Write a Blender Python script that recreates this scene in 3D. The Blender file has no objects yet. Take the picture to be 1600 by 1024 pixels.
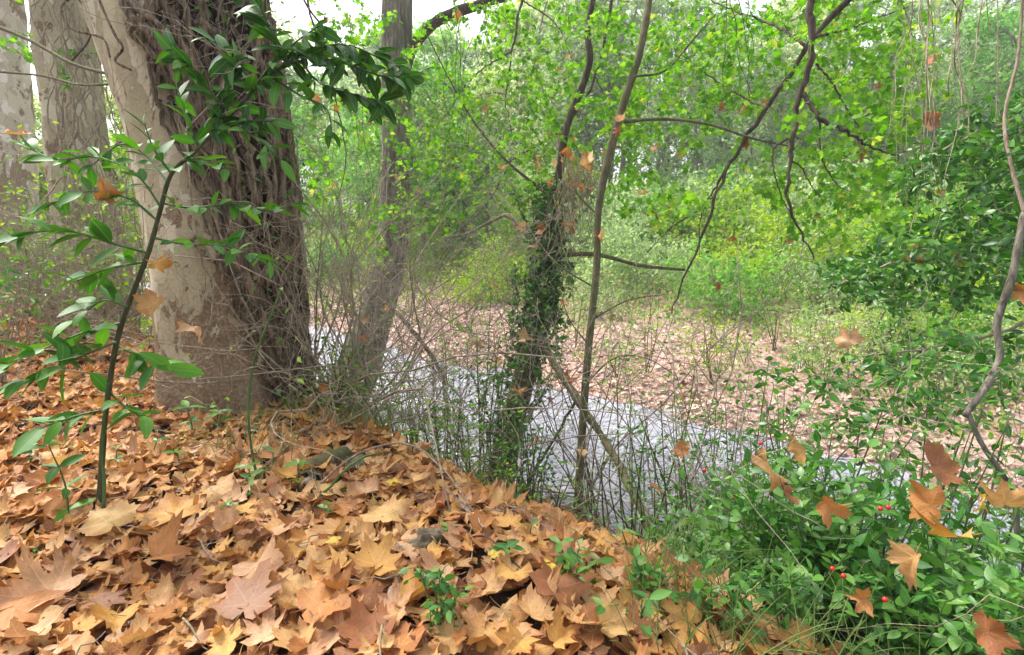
import bpy, math, random
import numpy as np

rng = np.random.default_rng(11)
random.seed(11)
SC = bpy.context.scene
COL = SC.collection
PI = math.pi

# ------------------------------------------------------------------ camera
FPX = 873.0
PITCH = math.radians(12)
CAMH = 1.1
HAZE = 0.0025
CAM = np.array([0, 0, CAMH])
FW = np.array([0, math.cos(PITCH), -math.sin(PITCH)])
UP = np.array([0, math.sin(PITCH), math.cos(PITCH)])
RT = np.array([1.0, 0, 0])


def P(px, py, d):
    """world point at depth d (metres along the view axis) seen at photo pixel px, py"""
    return CAM + d * (FW + (px - 800) / FPX * RT + (512 - py) / FPX * UP)


def pix(p):
    q = np.asarray(p) - CAM
    d = q @ FW
    return 800 + FPX * (q @ RT) / d, 512 - FPX * (q @ UP) / d, d


cd = bpy.data.cameras.new('camera')
cam = bpy.data.objects.new('camera', cd)
COL.objects.link(cam)
cam.location = CAM
cam.rotation_euler = (PI / 2 - PITCH, 0, 0)
cd.sensor_width = 36
cd.lens = 36 * FPX / 1600
cd.clip_start = 0.02
cd.clip_end = 2000
SC.camera = cam

# ------------------------------------------------------------------ terrain
NX, NY = 0.65, 0.76
_S = np.array([-60, -20, -2, 0, 1.1, 1.45, 1.68, 1.95, 2.3, 3.1, 3.65, 4.3, 5.2, 6.0, 6.4, 8, 11, 14, 20, 40, 80, 160, 400])
_Z = np.array([2.5, .3, .04, 0, 0, -.04, -.15, -.50, -.98, -1.36, -1.52, -1.75, -1.88, -1.68, -1.50, -1.30, -.95, -.70, -.35, .5, 3.0, 9, 26])
_sf = np.linspace(-60, 400, 9201)
_zf = np.interp(_sf, _S, _Z)
_k = np.hanning(13); _k /= _k.sum()
_zf = np.convolve(np.pad(_zf, 6, mode='edge'), _k, mode='valid')
WATER = -1.5


def sval(x, y):
    t = NY * x - NX * y
    return NX * x + NY * y + .10 * np.sin(.9 * t + 1.1) + .07 * np.sin(2.3 * t)


def ground(x, y):
    x = np.asarray(x, float); y = np.asarray(y, float)
    s = sval(x, y)
    z = np.interp(s, _sf, _zf)
    n = .022 * np.sin(3.1 * x + 1.3 * y) + .018 * np.sin(4.7 * y - 2.2 * x + 1) + .01 * np.sin(9 * x + 5 * y) + .008 * np.sin(11 * y - 7 * x)
    far = np.clip((s - 9) / 12, 0, 1)
    n = n + far * (.25 * np.sin(.37 * x + .5) + .2 * np.sin(.43 * y + .3 * x))
    return z + n


def hit(px, py, dmax=90):
    d = np.linspace(.5, dmax, 6000)
    q = CAM[None] + d[:, None] * (FW + (px - 800) / FPX * RT + (512 - py) / FPX * UP)[None]
    k = np.argmax(q[:, 2] < ground(q[:, 0], q[:, 1]))
    return q[k] if k > 0 else q[-1]


def onground(x, y, dz=0.0):
    return np.array([x, y, float(ground(x, y)) + dz])


def gnormal(x, y, e=.05):
    zx = (ground(x + e, y) - ground(x - e, y)) / (2 * e)
    zy = (ground(x, y + e) - ground(x, y - e)) / (2 * e)
    n = np.stack([-zx, -zy, np.ones_like(zx)], -1)
    return n / np.linalg.norm(n, axis=-1, keepdims=True)


# ------------------------------------------------------------------ mesh building
def norm(v):
    return v / np.maximum(np.linalg.norm(v, axis=-1, keepdims=True), 1e-9)


class Geo:
    def __init__(self):
        self.v = []; self.f = []; self.lc = []; self.mi = []; self.nv = 0

    def add(self, verts, faces, lc=None, mi=0):
        """verts (K,n,3) or (n,3); faces: list of (F,3)/(F,4) int arrays indexing one copy"""
        verts = np.asarray(verts, np.float32)
        if verts.ndim == 2: verts = verts[None]
        K, n, _ = verts.shape
        if K == 0: return
        self.v.append(verts.reshape(-1, 3))
        if lc is None: lc = np.zeros((K, n, 3), np.float32)
        self.lc.append(np.asarray(lc, np.float32).reshape(-1, 3))
        for fa in faces:
            fa = np.asarray(fa, np.int64)
            a = (fa[None] + (np.arange(K) * n)[:, None, None] + self.nv).reshape(-1, fa.shape[1])
            self.f.append(a); self.mi.append(np.full(len(a), mi, np.int32))
        self.nv += K * n

    def mesh(self, name, mats, smooth=True):
        me = bpy.data.meshes.new(name)
        v = np.concatenate(self.v); lc = np.concatenate(self.lc)
        me.vertices.add(len(v)); me.vertices.foreach_set('co', v.ravel())
        loops = np.concatenate([a.ravel() for a in self.f]).astype(np.int32)
        tot = np.concatenate([np.full(len(a), a.shape[1], np.int32) for a in self.f])
        st = np.concatenate([[0], np.cumsum(tot)[:-1]]).astype(np.int32)
        me.loops.add(len(loops)); me.loops.foreach_set('vertex_index', loops)
        me.polygons.add(len(tot)); me.polygons.foreach_set('loop_start', st)
        me.polygons.foreach_set('material_index', np.concatenate(self.mi))
        me.polygons.foreach_set('use_smooth', np.full(len(tot), smooth))
        at = me.attributes.new('lc', 'FLOAT_VECTOR', 'POINT'); at.data.foreach_set('vector', lc.ravel())
        for m in (mats if isinstance(mats, (list, tuple)) else [mats]): me.materials.append(m)
        me.update(calc_edges=True)
        return me

    def build(self, name, mats, parent=None, smooth=True, loc=None):
        if not self.v: return None
        if parent is not None and loc is None: loc = np.array(parent['_o'])
        if loc is not None:
            self.v = [v - np.asarray(loc, np.float32) for v in self.v]
        o = bpy.data.objects.new(name, self.mesh(name, mats, smooth))
        COL.objects.link(o)
        if parent is not None: o.parent = parent
        elif loc is not None: o.location = [float(c) for c in loc]
        return o


ROOTS = []


def thing(name, loc, label, cat, group=None):
    o = bpy.data.objects.new(name, None)
    COL.objects.link(o)
    o.empty_display_size = .1
    o.location = [float(c) for c in loc]
    o['_o'] = [float(c) for c in loc]
    ROOTS.append(o)
    return tag(o, label, cat, group)


def tag(o, label, cat, group=None):
    o['label'] = label; o['category'] = cat
    if group: o['group'] = group
    return o


def struct(o, kind='structure'):
    o['kind'] = kind
    return o


def dup(root, loc, rotz=0, scale=1.0, label=None, group=None, tilt=(0, 0)):
    r = root.copy(); COL.objects.link(r)
    r.location = [float(c) for c in loc]; r.rotation_euler = (tilt[0], tilt[1], rotz); r.scale = (scale,) * 3
    if label: r['label'] = label
    if group: r['group'] = group
    for ch in root.children:
        c = ch.copy(); COL.objects.link(c); c.parent = r
        for g in ch.children:
            d = g.copy(); COL.objects.link(d); d.parent = c
    return r


def cr(pts, n):
    """Catmull-Rom resample of control rows (any width) to n rows"""
    p = np.asarray(pts, float)
    if len(p) == 2: return p[0] + (p[1] - p[0]) * np.linspace(0, 1, n)[:, None]
    p = np.vstack([2 * p[0] - p[1], p, 2 * p[-1] - p[-2]])
    m = len(p) - 3
    t = np.linspace(0, m, n); i = np.minimum(t.astype(int), m - 1); u = (t - i)[:, None]
    a, b, c, d = p[i], p[i + 1], p[i + 2], p[i + 3]
    return .5 * (2 * b + (c - a) * u + (2 * a - 5 * b + 4 * c - d) * u ** 2 + (3 * b - a - 3 * c + d) * u ** 3)


def tubes(g, pts, rad, k=5, mi=0, rough=0.0, cap=True):
    """pts (K,n,3) rad (K,n): sweep K tubes"""
    pts = np.asarray(pts, float); rad = np.asarray(rad, float)
    if pts.ndim == 2: pts = pts[None]; rad = rad[None]
    K, n, _ = pts.shape
    tg = norm(np.gradient(pts, axis=1))
    ref = np.where(np.abs(tg[:, :1, 2:3]) > .8, np.array([1., 0, 0]), np.array([0, 0, 1.]))[:, 0]
    N = np.zeros_like(pts); cur = ref
    for i in range(n):
        cur = norm(cur - tg[:, i] * np.sum(cur * tg[:, i], -1, keepdims=True)); N[:, i] = cur
    B = np.cross(tg, N)
    th = np.arange(k) / k * 2 * PI
    r = rad[:, :, None] * np.ones(k)
    if rough: r = r * (1 + rough * rng.normal(size=r.shape))
    v = pts[:, :, None] + r[..., None] * (np.cos(th)[:, None] * N[:, :, None] + np.sin(th)[:, None] * B[:, :, None])
    lc = np.zeros((K, n, k, 3)); lc[..., 0] = th / (2 * PI); lc[..., 2] = rng.random(K)[:, None, None]
    ln = np.concatenate([np.zeros((K, 1)), np.cumsum(np.linalg.norm(np.diff(pts, axis=1), axis=-1), 1)], 1)
    lc[..., 1] = ln[..., None]
    i = np.arange(n - 1)[:, None] * k; j = np.arange(k)[None]
    q = np.stack([i + j, i + (j + 1) % k, i + k + (j + 1) % k, i + k + j], -1).reshape(-1, 4)
    fs = [q]
    if cap and k <= 4:
        fs.append(np.array([list(range(k))[::-1], [(n - 1) * k + a for a in range(k)]]))
    elif cap:
        fs.append(np.array([[(n - 1) * k, (n - 1) * k + a, (n - 1) * k + a + 1] for a in range(1, k - 1)]))
    g.add(v.reshape(K, n * k, 3), fs, lc.reshape(K, n * k, 3), mi)


def trunk(g, ctrl, n=60, k=40, lobes=.06, flare=.5, flare_h=.35, seed=0, bump=.02, mi=0):
    """ctrl rows (x,y,z,r): a rounded, slightly fluted trunk with a root flare"""
    c = cr(ctrl, n); pts = c[:, :3]; r = c[:, 3]
    tg = norm(np.gradient(pts, axis=0))
    N = norm(np.cross(tg, np.array([0, 1., 0]))); B = np.cross(tg, N)
    th = np.arange(k) / k * 2 * PI
    L = np.concatenate([[0], np.cumsum(np.linalg.norm(np.diff(pts, axis=0), axis=1))])[:, None]
    R = np.random.default_rng(seed); ph = R.random(12) * 6.28
    f = 1 + lobes * np.sin(3 * th + ph[0] + .4 * L) + lobes * .7 * np.sin(5 * th + ph[1] - .6 * L) + lobes * .35 * np.sin(9 * th + ph[2] + L)
    f = f + bump * np.sin(7 * th + 9 * L + ph[3]) * np.sin(5 * L + ph[4]) + bump * np.sin(4 * th - 6 * L + ph[5]) + bump * R.normal(size=(n, k)) * .35
    fl = flare * np.exp(-L / flare_h) * (.55 + .45 * np.sin(5 * th + ph[6]) + .25 * np.sin(8 * th + ph[7]))
    rr = r[:, None] * (f + fl)
    v = pts[:, None] + rr[..., None] * (np.cos(th)[None, :, None] * N[:, None] + np.sin(th)[None, :, None] * B[:, None])
    i = np.arange(n - 1)[:, None] * k; j = np.arange(k)[None]
    q = np.stack([i + j, i + (j + 1) % k, i + k + (j + 1) % k, i + k + j], -1).reshape(-1, 4)
    lc = np.zeros((n, k, 3)); lc[..., 0] = th / (2 * PI); lc[..., 1] = L; lc[..., 2] = .5
    g.add(v.reshape(1, -1, 3), [q], lc.reshape(1, -1, 3), mi)
    return pts, rr, N, B


# ------------------------------------------------------------------ leaf prototypes
def plane_leaf(rings=2, curl=None, R=rng):
    half = [(0, 1.0), (7, .80), (11, .86), (17, .66), (25, .56), (31, .62), (35, .72), (39, .67), (43, .80), (50, .96), (56, .75), (61, .82), (69, .62), (77, .53),
            (84, .60), (90, .59), (101, .74), (109, .60), (120, .54), (138, .46), (158, .32)]
    ang = [a for a, _ in half] + [180] + [360 - a for a, _ in half[::-1][:-1]]
    rad = [r for _, r in half] + [.14] + [r for _, r in half[::-1][:-1]]
    ang = np.radians(ang); rad = np.array(rad) * (1 + R.normal(size=len(rad)) * .05)
    N = len(ang)
    ph = R.random(4) * 6.28
    rad = rad * (1 + .10 * np.sin(ang + ph[0]) + .08 * np.sin(2 * ang + ph[1]) + .05 * np.sin(7 * ang + ph[2]))
    rad = rad ** R.uniform(.6, 1.25)
    if R.random() < .45:
        k0 = R.integers(0, N); w_ = R.integers(2, 7); rad[(k0 + np.arange(w_)) % N] *= R.uniform(.45, .8)
    xy = [np.zeros((1, 2))]
    for q in range(1, rings + 1):
        rr = rad * (q / rings) ** .9
        xy.append(np.stack([rr * np.sin(ang), rr * np.cos(ang)], 1))
    xy = np.vstack(xy)
    f3 = np.array([[0, 1 + (j + 1) % N, 1 + j] for j in range(N)])
    f4 = [[1 + (q - 1) * N + j, 1 + (q - 1) * N + (j + 1) % N, 1 + q * N + (j + 1) % N, 1 + q * N + j] for q in range(1, rings) for j in range(N)]
    f4 = np.array(f4) if f4 else np.zeros((0, 4), int)
    c = curl if curl is not None else R.normal(size=6) * np.array([.30, .28, .30, .26, .16, .16])
    x, y = xy.T; r = np.hypot(x, y); th = np.arctan2(x, y)
    z = c[0] * x * x + c[1] * y * y + c[2] * x * y + c[3] * r ** 2 * np.cos(3 * th + c[4] * 20) + c[4] * r ** 2 * np.cos(5 * th + c[5] * 30) + abs(c[5]) * 1.2 * np.abs(x) + .05 * r * np.sin(9 * x + 7 * y + c[0] * 30)
    v = np.stack([x, y, z], 1)
    return v, [f3] + ([f4] if len(f4) else []), np.concatenate([xy, np.zeros((len(xy), 1))], 1)


def lobed_small():
    """small maple leaf seen as five blunt lobes, flat fan"""
    h = [(0, .96), (12, .82), (26, .56), (38, .76), (52, .88), (64, .66), (80, .50), (98, .60), (120, .46), (160, .26)]
    ang = [a for a, _ in h] + [360 - a for a, _ in h[::-1][:-1]]
    rad = [r for _, r in h] + [r for _, r in h[::-1][:-1]]
    a = np.radians(ang); rad = np.array(rad)
    xy = np.vstack([[0, 0], np.stack([rad * np.sin(a), rad * np.cos(a)], 1)])
    z = .25 * np.abs(xy[:, 0]) - .25 * xy[:, 1] ** 2
    N = len(a)
    xy[:, 1] += .3
    f = np.array([[0, 1 + (j + 1) % N, 1 + j] for j in range(N)])
    v = np.stack([xy[:, 0], xy[:, 1], z], 1)
    return v, [f], np.concatenate([xy, np.zeros((N + 1, 1))], 1)


def oval_leaf(w=.42, rows=6, fold=.25, droop=.35, peak=.45):
    y = np.linspace(0, 1, rows + 1)
    hw = w / 2 * np.sin(PI * y ** (math.log(.5) / math.log(peak))) ** .85
    v = []
    for a, b in zip(y, hw):
        z = -droop * a * a
        v += [(-b, a, z + fold * b), (0, a, z), (b, a, z + fold * b)]
    v = np.array(v)
    f = []
    for i in range(rows):
        q = i * 3
        f += [(q, q + 1, q + 4, q + 3), (q + 1, q + 2, q + 5, q + 4)]
    return v, [np.array(f)], v * np.array([1, 1, 0])


def diamond(w=.5, fold=.2):
    v = np.array([(0, 0, 0), (w * .5, .45, fold * w * .5), (0, 1, -.12), (-w * .5, .45, fold * w * .5), (w * .36, .78, fold * .2), (-w * .36, .78, fold * .2), (w * .34, .15, .05), (-w * .34, .15, .05)])
    f4 = np.array([(0, 6, 1, 4), (0, 4, 2, 5), (0, 5, 3, 7)])
    return v, [f4], v * np.array([1, 1, 0])


def place(g, proto, pos, dirs, nrm, size, mi=0, rnd=None):
    """proto +y -> dirs, +z ~ nrm"""
    v, fs, lc = proto
    pos = np.asarray(pos); K = len(pos)
    if K == 0: return
    d = norm(dirs); x = norm(np.cross(d, nrm)); z = np.cross(x, d)
    M = np.stack([x, d, z], 1)
    V = np.einsum('nj,kji->kni', v, M) * np.asarray(size).reshape(-1, 1, 1) + pos[:, None]
    if rnd is None: rnd = rng.random(K)
    L = np.repeat(lc[None], K, 0).copy(); L[..., 2] = rnd[:, None]
    g.add(V, fs, L, mi)


def rdir(K, up=0.0):
    v = norm(rng.normal(size=(K, 3))); v[:, 2] += up
    return norm(v)


def place_mix(g, protos, pos, dirs, nrm, size, mi=0, rnd=None):
    idx = rng.integers(0, len(protos), len(pos)); size = np.asarray(size)
    for i, p in enumerate(protos):
        m = idx == i
        place(g, p, pos[m], dirs[m], nrm[m], size[m], mi, None if rnd is None else rnd[m])


def leaves_along(polys, per_m, size, proto, g, start=.15, spread=.9, droop=.2, tilt=.35, mi=0, jit=.25, pairs=False, rnd=None):
    """leaves set along polylines (list of (n,3))"""
    pos, dr, nr = [], [], []
    for p in polys:
        L = np.linalg.norm(np.diff(p, axis=0), axis=1); T = np.concatenate([[0], np.cumsum(L)]); tot = T[-1]
        m = max(2, int(tot * (1 - start) * per_m))
        s = np.linspace(start, 1, m) * tot + rng.normal(size=m) * .2 / per_m
        s = np.clip(s, 0, tot)
        q = np.stack([np.interp(s, T, p[:, c]) for c in range(3)], 1)
        tg = norm(np.stack([np.interp(np.clip(s + .01, 0, tot), T, p[:, c]) - np.interp(np.clip(s - .01, 0, tot), T, p[:, c]) for c in range(3)], 1) + 1e-6)
        side = norm(np.cross(tg, np.array([0, 0, 1.])) + rng.normal(size=(m, 3)) * .15)
        sg = np.where(np.arange(m) % 2 == 0, 1, -1)[:, None]
        for sgn in ((1, -1) if pairs else (1,)):
            d = tg * (1 - .5 * spread) + side * sg * sgn * spread + rng.normal(size=(m, 3)) * jit
            d[:, 2] -= droop
            n = np.tile(np.array([0, 0, 1.]), (m, 1)) + rng.normal(size=(m, 3)) * tilt
            pos.append(q); dr.append(d); nr.append(n)
    if not pos: return
    pos = np.vstack(pos); dr = np.vstack(dr); nr = np.vstack(nr)
    sz = size * rng.uniform(.6, 1.15, len(pos))
    if isinstance(proto, list): place_mix(g, proto, pos, dr, nr, sz, mi)
    else: place(g, proto, pos, dr, nr, sz, mi)


def colonize(mains, targets, sag=.12, npt=6):
    """grow a twig from the nearest point of the skeleton to every target; returns list of (npt,3)"""
    nodes = np.vstack([cr(m, 60)[:, :3] for m in mains])
    out = []
    targets = np.asarray(targets)
    d0 = np.min(np.linalg.norm(targets[:, None] - nodes[None, ::4], axis=-1), 1)
    for t in targets[np.argsort(d0)]:
        dd = np.linalg.norm(nodes - t, axis=1); k = np.argmin(dd); a = nodes[k]; L = dd[k]
        if L < .02: continue
        m = (a + t) / 2 + rng.normal(size=3) * L * .10; m[2] += sag * L * rng.uniform(-.3, 1)
        w = cr([a, m, t], npt); w[1:-1] += rng.normal(size=(npt - 2, 3)) * L * .02
        out.append(w); nodes = np.vstack([nodes, w[1:]])
    return out


def twig_tubes(g, polys, r0=.004, r1=.0012, k=4, mi=0):
    if not polys: return
    n = len(polys[0]); p = np.array(polys)
    L = np.linalg.norm(p[:, -1] - p[:, 0], axis=1)
    s = np.clip(L / .5, .4, 1.5)[:, None]
    tubes(g, p, np.linspace(1, r1 / r0, n)[None] * r0 * s, k, mi)


def grow(base, dirs, length, r, depth, nchild=(3, 5), ratio=.6, spread=.7, up=.1, n=7, wig=.08, out=None, lvl=0):
    """recursive bare branching; out gets (points, radii, level)"""
    if out is None: out = []
    d = norm(np.asarray(dirs, float)); p = [np.asarray(base, float)]
    for i in range(n - 1):
        d = norm(d + rng.normal(size=3) * wig * 2.2 + np.array([0, 0, up * .25]))
        p.append(p[-1] + d * length / (n - 1))
    p = np.array(p)
    out.append((p, np.linspace(r, r * .45, n), lvl))
    if depth > 0:
        for _ in range(rng.integers(nchild[0], nchild[1] + 1)):
            i = rng.integers(1, n); a = p[i]; tg = norm(p[i] - p[i - 1])
            nd = tg + rng.normal(size=3) * spread
            grow(a, nd, length * ratio * rng.uniform(.6, 1.1), r * .55 * (1 - .4 * i / n) , depth - 1, nchild, ratio, spread, up, n, wig, out, lvl + 1)
    return out


def grow_tubes(g, out, k=5, mi=0, rmin=.0011):
    for lv in sorted(set(o[2] for o in out)):
        a = [o for o in out if o[2] == lv]
        tubes(g, np.array([o[0] for o in a]), np.maximum(np.array([o[1] for o in a]), rmin), max(3, k - lv), mi)


# ------------------------------------------------------------------ materials
def new_mat(name):
    m = bpy.data.materials.new(name); m.use_nodes = True
    nt = m.node_tree; nt.nodes.clear()
    return m, nt, nt.nodes, nt.links


class NB:
    def __init__(self, name):
        self.m, self.nt, self.N, self.L = new_mat(name)

    def n(self, typ, props=None, **inp):
        x = self.N.new(typ)
        for k, v in (props or {}).items(): setattr(x, k, v)
        for k, v in inp.items():
            key = k.replace('_', ' ')
            s = x.inputs[int(key[1:])] if key[0] == 'i' and key[1:].isdigit() else x.inputs[key]
            if isinstance(v, bpy.types.NodeSocket): self.L.new(v, s)
            else: s.default_value = v
        return x

    def math(self, op, a, b=0.0, c=None, clamp=False):
        x = self.N.new('ShaderNodeMath'); x.operation = op; x.use_clamp = clamp
        for i, v in enumerate((a, b) if c is None else (a, b, c)):
            if isinstance(v, bpy.types.NodeSocket): self.L.new(v, x.inputs[i])
            else: x.inputs[i].default_value = v
        return x.outputs[0]

    def ramp(self, fac, stops, interp='LINEAR'):
        x = self.N.new('ShaderNodeValToRGB'); cr_ = x.color_ramp; cr_.interpolation = interp
        while len(cr_.elements) < len(stops): cr_.elements.new(.5)
        for e, (p, c) in zip(cr_.elements, stops):
            e.position = p; e.color = (*c, 1) if len(c) == 3 else c
        self.L.new(fac, x.inputs[0])
        return x.outputs[0]

    def mix(self, fac, a, b, blend='MIX'):
        x = self.N.new('ShaderNodeMix'); x.data_type = 'RGBA'; x.blend_type = blend
        for s, v in ((x.inputs[0], fac), (x.inputs[6], a), (x.inputs[7], b)):
            if isinstance(v, bpy.types.NodeSocket): self.L.new(v, s)
            else: s.default_value = (*v, 1) if isinstance(v, tuple) and len(v) == 3 else v
        return x.outputs[2]

    def noise(self, vec, scale, detail=4, rough=.55, dist=0.0):
        x = self.n('ShaderNodeTexNoise', Scale=scale, Detail=detail, Roughness=rough, Distortion=dist)
        if vec is not None: self.L.new(vec, x.inputs['Vector'])
        return x

    def out(self, sh, disp=None):
        o = self.N.new('ShaderNodeOutputMaterial'); self.L.new(sh, o.inputs[0])
        return self.m

    def bump(self, h, strength=.5, dist=.02):
        return self.n('ShaderNodeBump', Strength=strength, Distance=dist, Height=h).outputs[0]


def leaf_mat(name, cols, transl=.35, rough=.5, spec=.35, vein=0.0, vein_col=None, objvar=.0, mott=.25, tboost=1.25, veinw=.022, midrib=False, pos=None, sat=1.14):
    """leaf shader: colour by the leaf's own random number, faint mottling, veins, light through the blade"""
    b = NB(name)
    at = b.n('ShaderNodeAttribute', {'attribute_name': 'lc'})
    sp = b.n('ShaderNodeSeparateXYZ', Vector=at.outputs['Vector'])
    r = sp.outputs[2]
    if objvar:
        oi = b.n('ShaderNodeObjectInfo')
        r = b.math('FRACT', b.math('ADD', r, b.math('MULTIPLY', oi.outputs['Random'], objvar)))
    cols = [tuple(max(.008, .3 * c[0] + .59 * c[1] + .11 * c[2] + (x - .3 * c[0] - .59 * c[1] - .11 * c[2]) * (sat if c[1] > c[0] else 1.0)) for x in c) for c in cols]
    if 'fallen' in name or name == 'litter_leaf': cols = [(c[0] * 1.03, c[1] * .94, c[2] * .76) for c in cols]
    n = len(cols)
    st = [((pos[i] if pos else i / max(n - 1, 1)), c) for i, c in enumerate(cols)]
    col = b.ramp(r, st) if n > 1 else b.n('ShaderNodeRGB').outputs[0]
    if n == 1: b.N[-1].outputs[0].default_value = (*cols[0], 1)
    geo = b.n('ShaderNodeNewGeometry')
    if mott:
        tc = b.n('ShaderNodeTexCoord')
        if vein:
            vo = b.n('ShaderNodeVectorMath', {'operation': 'MULTIPLY_ADD'}, i0=at.outputs['Vector'], i1=(1, 1, 37), i2=(oi.outputs['Random'] if objvar else (0, 0, 0)))
            nz = b.noise(vo.outputs[0], 3.2, 6, .68)
            nb = b.noise(vo.outputs[0], 2.0, 3, .6)
            rl = b.math('SQRT', b.math('ADD', b.math('MULTIPLY', sp.outputs[0], sp.outputs[0]), b.math('MULTIPLY', sp.outputs[1], sp.outputs[1])))
            k = b.math('ADD', b.math('MULTIPLY', rl, .42), b.math('MULTIPLY', nb.outputs[0], .75))
            col = b.mix(b.math('MULTIPLY', b.ramp(k, [(.52, (0, 0, 0)), (.74, (1, 1, 1))]), .55), col, (.30, .115, .04))
            spot = b.noise(vo.outputs[0], 14, 2, .5)
            col = b.mix(b.math('MULTIPLY', b.ramp(spot.outputs[0], [(.66, (0, 0, 0)), (.72, (1, 1, 1))]), .5), col, (.12, .05, .025))
        else:
            nz = b.noise(tc.outputs['Object'], 26, 4, .65)
        hs = b.n('ShaderNodeHueSaturation', Color=col, Value=b.math('ADD', b.math('MULTIPLY', nz.outputs[0], mott * 2), 1 - mott), Hue=b.math('ADD', b.math('MULTIPLY', nz.outputs[0], -.03), .515))
        col = hs.outputs[0]
    if vein:
        vm = None
        for a in (0, 50, -50, 102, -102):
            sa, ca = math.sin(math.radians(a)), math.cos(math.radians(a))
            al = b.math('ADD', b.math('MULTIPLY', sp.outputs[0], sa), b.math('MULTIPLY', sp.outputs[1], ca))
            pe = b.math('ABSOLUTE', b.math('SUBTRACT', b.math('MULTIPLY', sp.outputs[0], ca), b.math('MULTIPLY', sp.outputs[1], sa)))
            m = b.math('SUBTRACT', 1, b.math('DIVIDE', pe, b.math('SUBTRACT', veinw * 1.25, b.math('MULTIPLY', al, veinw))), clamp=True)
            m = b.math('MULTIPLY', m, b.math('GREATER_THAN', al, .05))
            # herring-bone side veins inside this lobe
            w = b.math('ABSOLUTE', b.math('SUBTRACT', b.math('FRACT', b.math('MULTIPLY', b.math('SUBTRACT', al, b.math('MULTIPLY', pe, .9)), 7)), .5))
            w = b.math('MULTIPLY', b.math('SUBTRACT', 1, b.math('MULTIPLY', w, 9), clamp=True), b.math('MULTIPLY', b.math('LESS_THAN', pe, b.math('MULTIPLY', al, .42)), b.math('GREATER_THAN', al, .22)))
            m = b.math('MAXIMUM', m, b.math('MULTIPLY', w, .45))
            vm = m if vm is None else b.math('MAXIMUM', vm, m)
        col = b.mix(b.math('MULTIPLY', b.math('MULTIPLY', vm, vein), b.math('MULTIPLY', b.math('ADD', rl, .1), 4, clamp=True)), col, vein_col or (.5, .36, .2))
    if midrib:
        m = b.math('SUBTRACT', 1, b.math('DIVIDE', b.math('ABSOLUTE', sp.outputs[0]), .018), clamp=True)
        col = b.mix(b.math('MULTIPLY', m, .5), col, (.28, .36, .12))
    bs = b.n('ShaderNodeBsdfPrincipled', Base_Color=col, Roughness=rough, Specular_IOR_Level=spec)
    if vein:
        crk = b.noise(vo.outputs[0], 7, 5, .6)
        b.L.new(b.n('ShaderNodeBump', Strength=.55, Distance=.006, Height=crk.outputs[0], Normal=b.bump(b.math('MULTIPLY', vm, b.math('MULTIPLY', b.math('SUBTRACT', rl, .18), 3, clamp=True)), .25, .0012)).outputs[0], bs.inputs['Normal'])
    t = b.n('ShaderNodeHueSaturation', Color=col, Value=tboost, Saturation=1.1)
    tr = b.n('ShaderNodeBsdfTranslucent', Color=t.outputs[0])
    mx = b.n('ShaderNodeMixShader', Fac=transl, i1=bs.outputs[0], i2=tr.outputs[0])
    return b.out(mx.outputs[0])


def wood_mat(name, c1, c2, scale=14, stretch=6, bump=.6, moss=0.0, moss_col=(.07, .10, .03), rough=.9):
    b = NB(name)
    tc = b.n('ShaderNodeTexCoord')
    mp = b.n('ShaderNodeMapping', Vector=tc.outputs['Object'], Scale=(1, 1, 1 / stretch))
    n1 = b.noise(mp.outputs[0], scale * 3, 6, .65, .4)
    n2 = b.noise(tc.outputs['Object'], scale * .25, 4, .6)
    col = b.mix(b.ramp(n1.outputs[0], [(.36, (0, 0, 0)), (.66, (1, 1, 1))]), c1, c2)
    col = b.mix(b.math('MULTIPLY', b.ramp(n2.outputs[0], [(.4, (0, 0, 0)), (.7, (1, 1, 1))]), .45), col, tuple(.55 * x for x in c1))
    if moss:
        n3 = b.noise(tc.outputs['Object'], 5, 5, .7)
        col = b.mix(b.math('MULTIPLY', b.ramp(n3.outputs[0], [(.45, (0, 0, 0)), (.62, (1, 1, 1))]), moss), col, moss_col)
    bs = b.n('ShaderNodeBsdfPrincipled', Base_Color=col, Roughness=rough, Specular_IOR_Level=.2, Normal=b.bump(n1.outputs[0], bump, .02))
    return b.out(bs.outputs[0])


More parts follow.
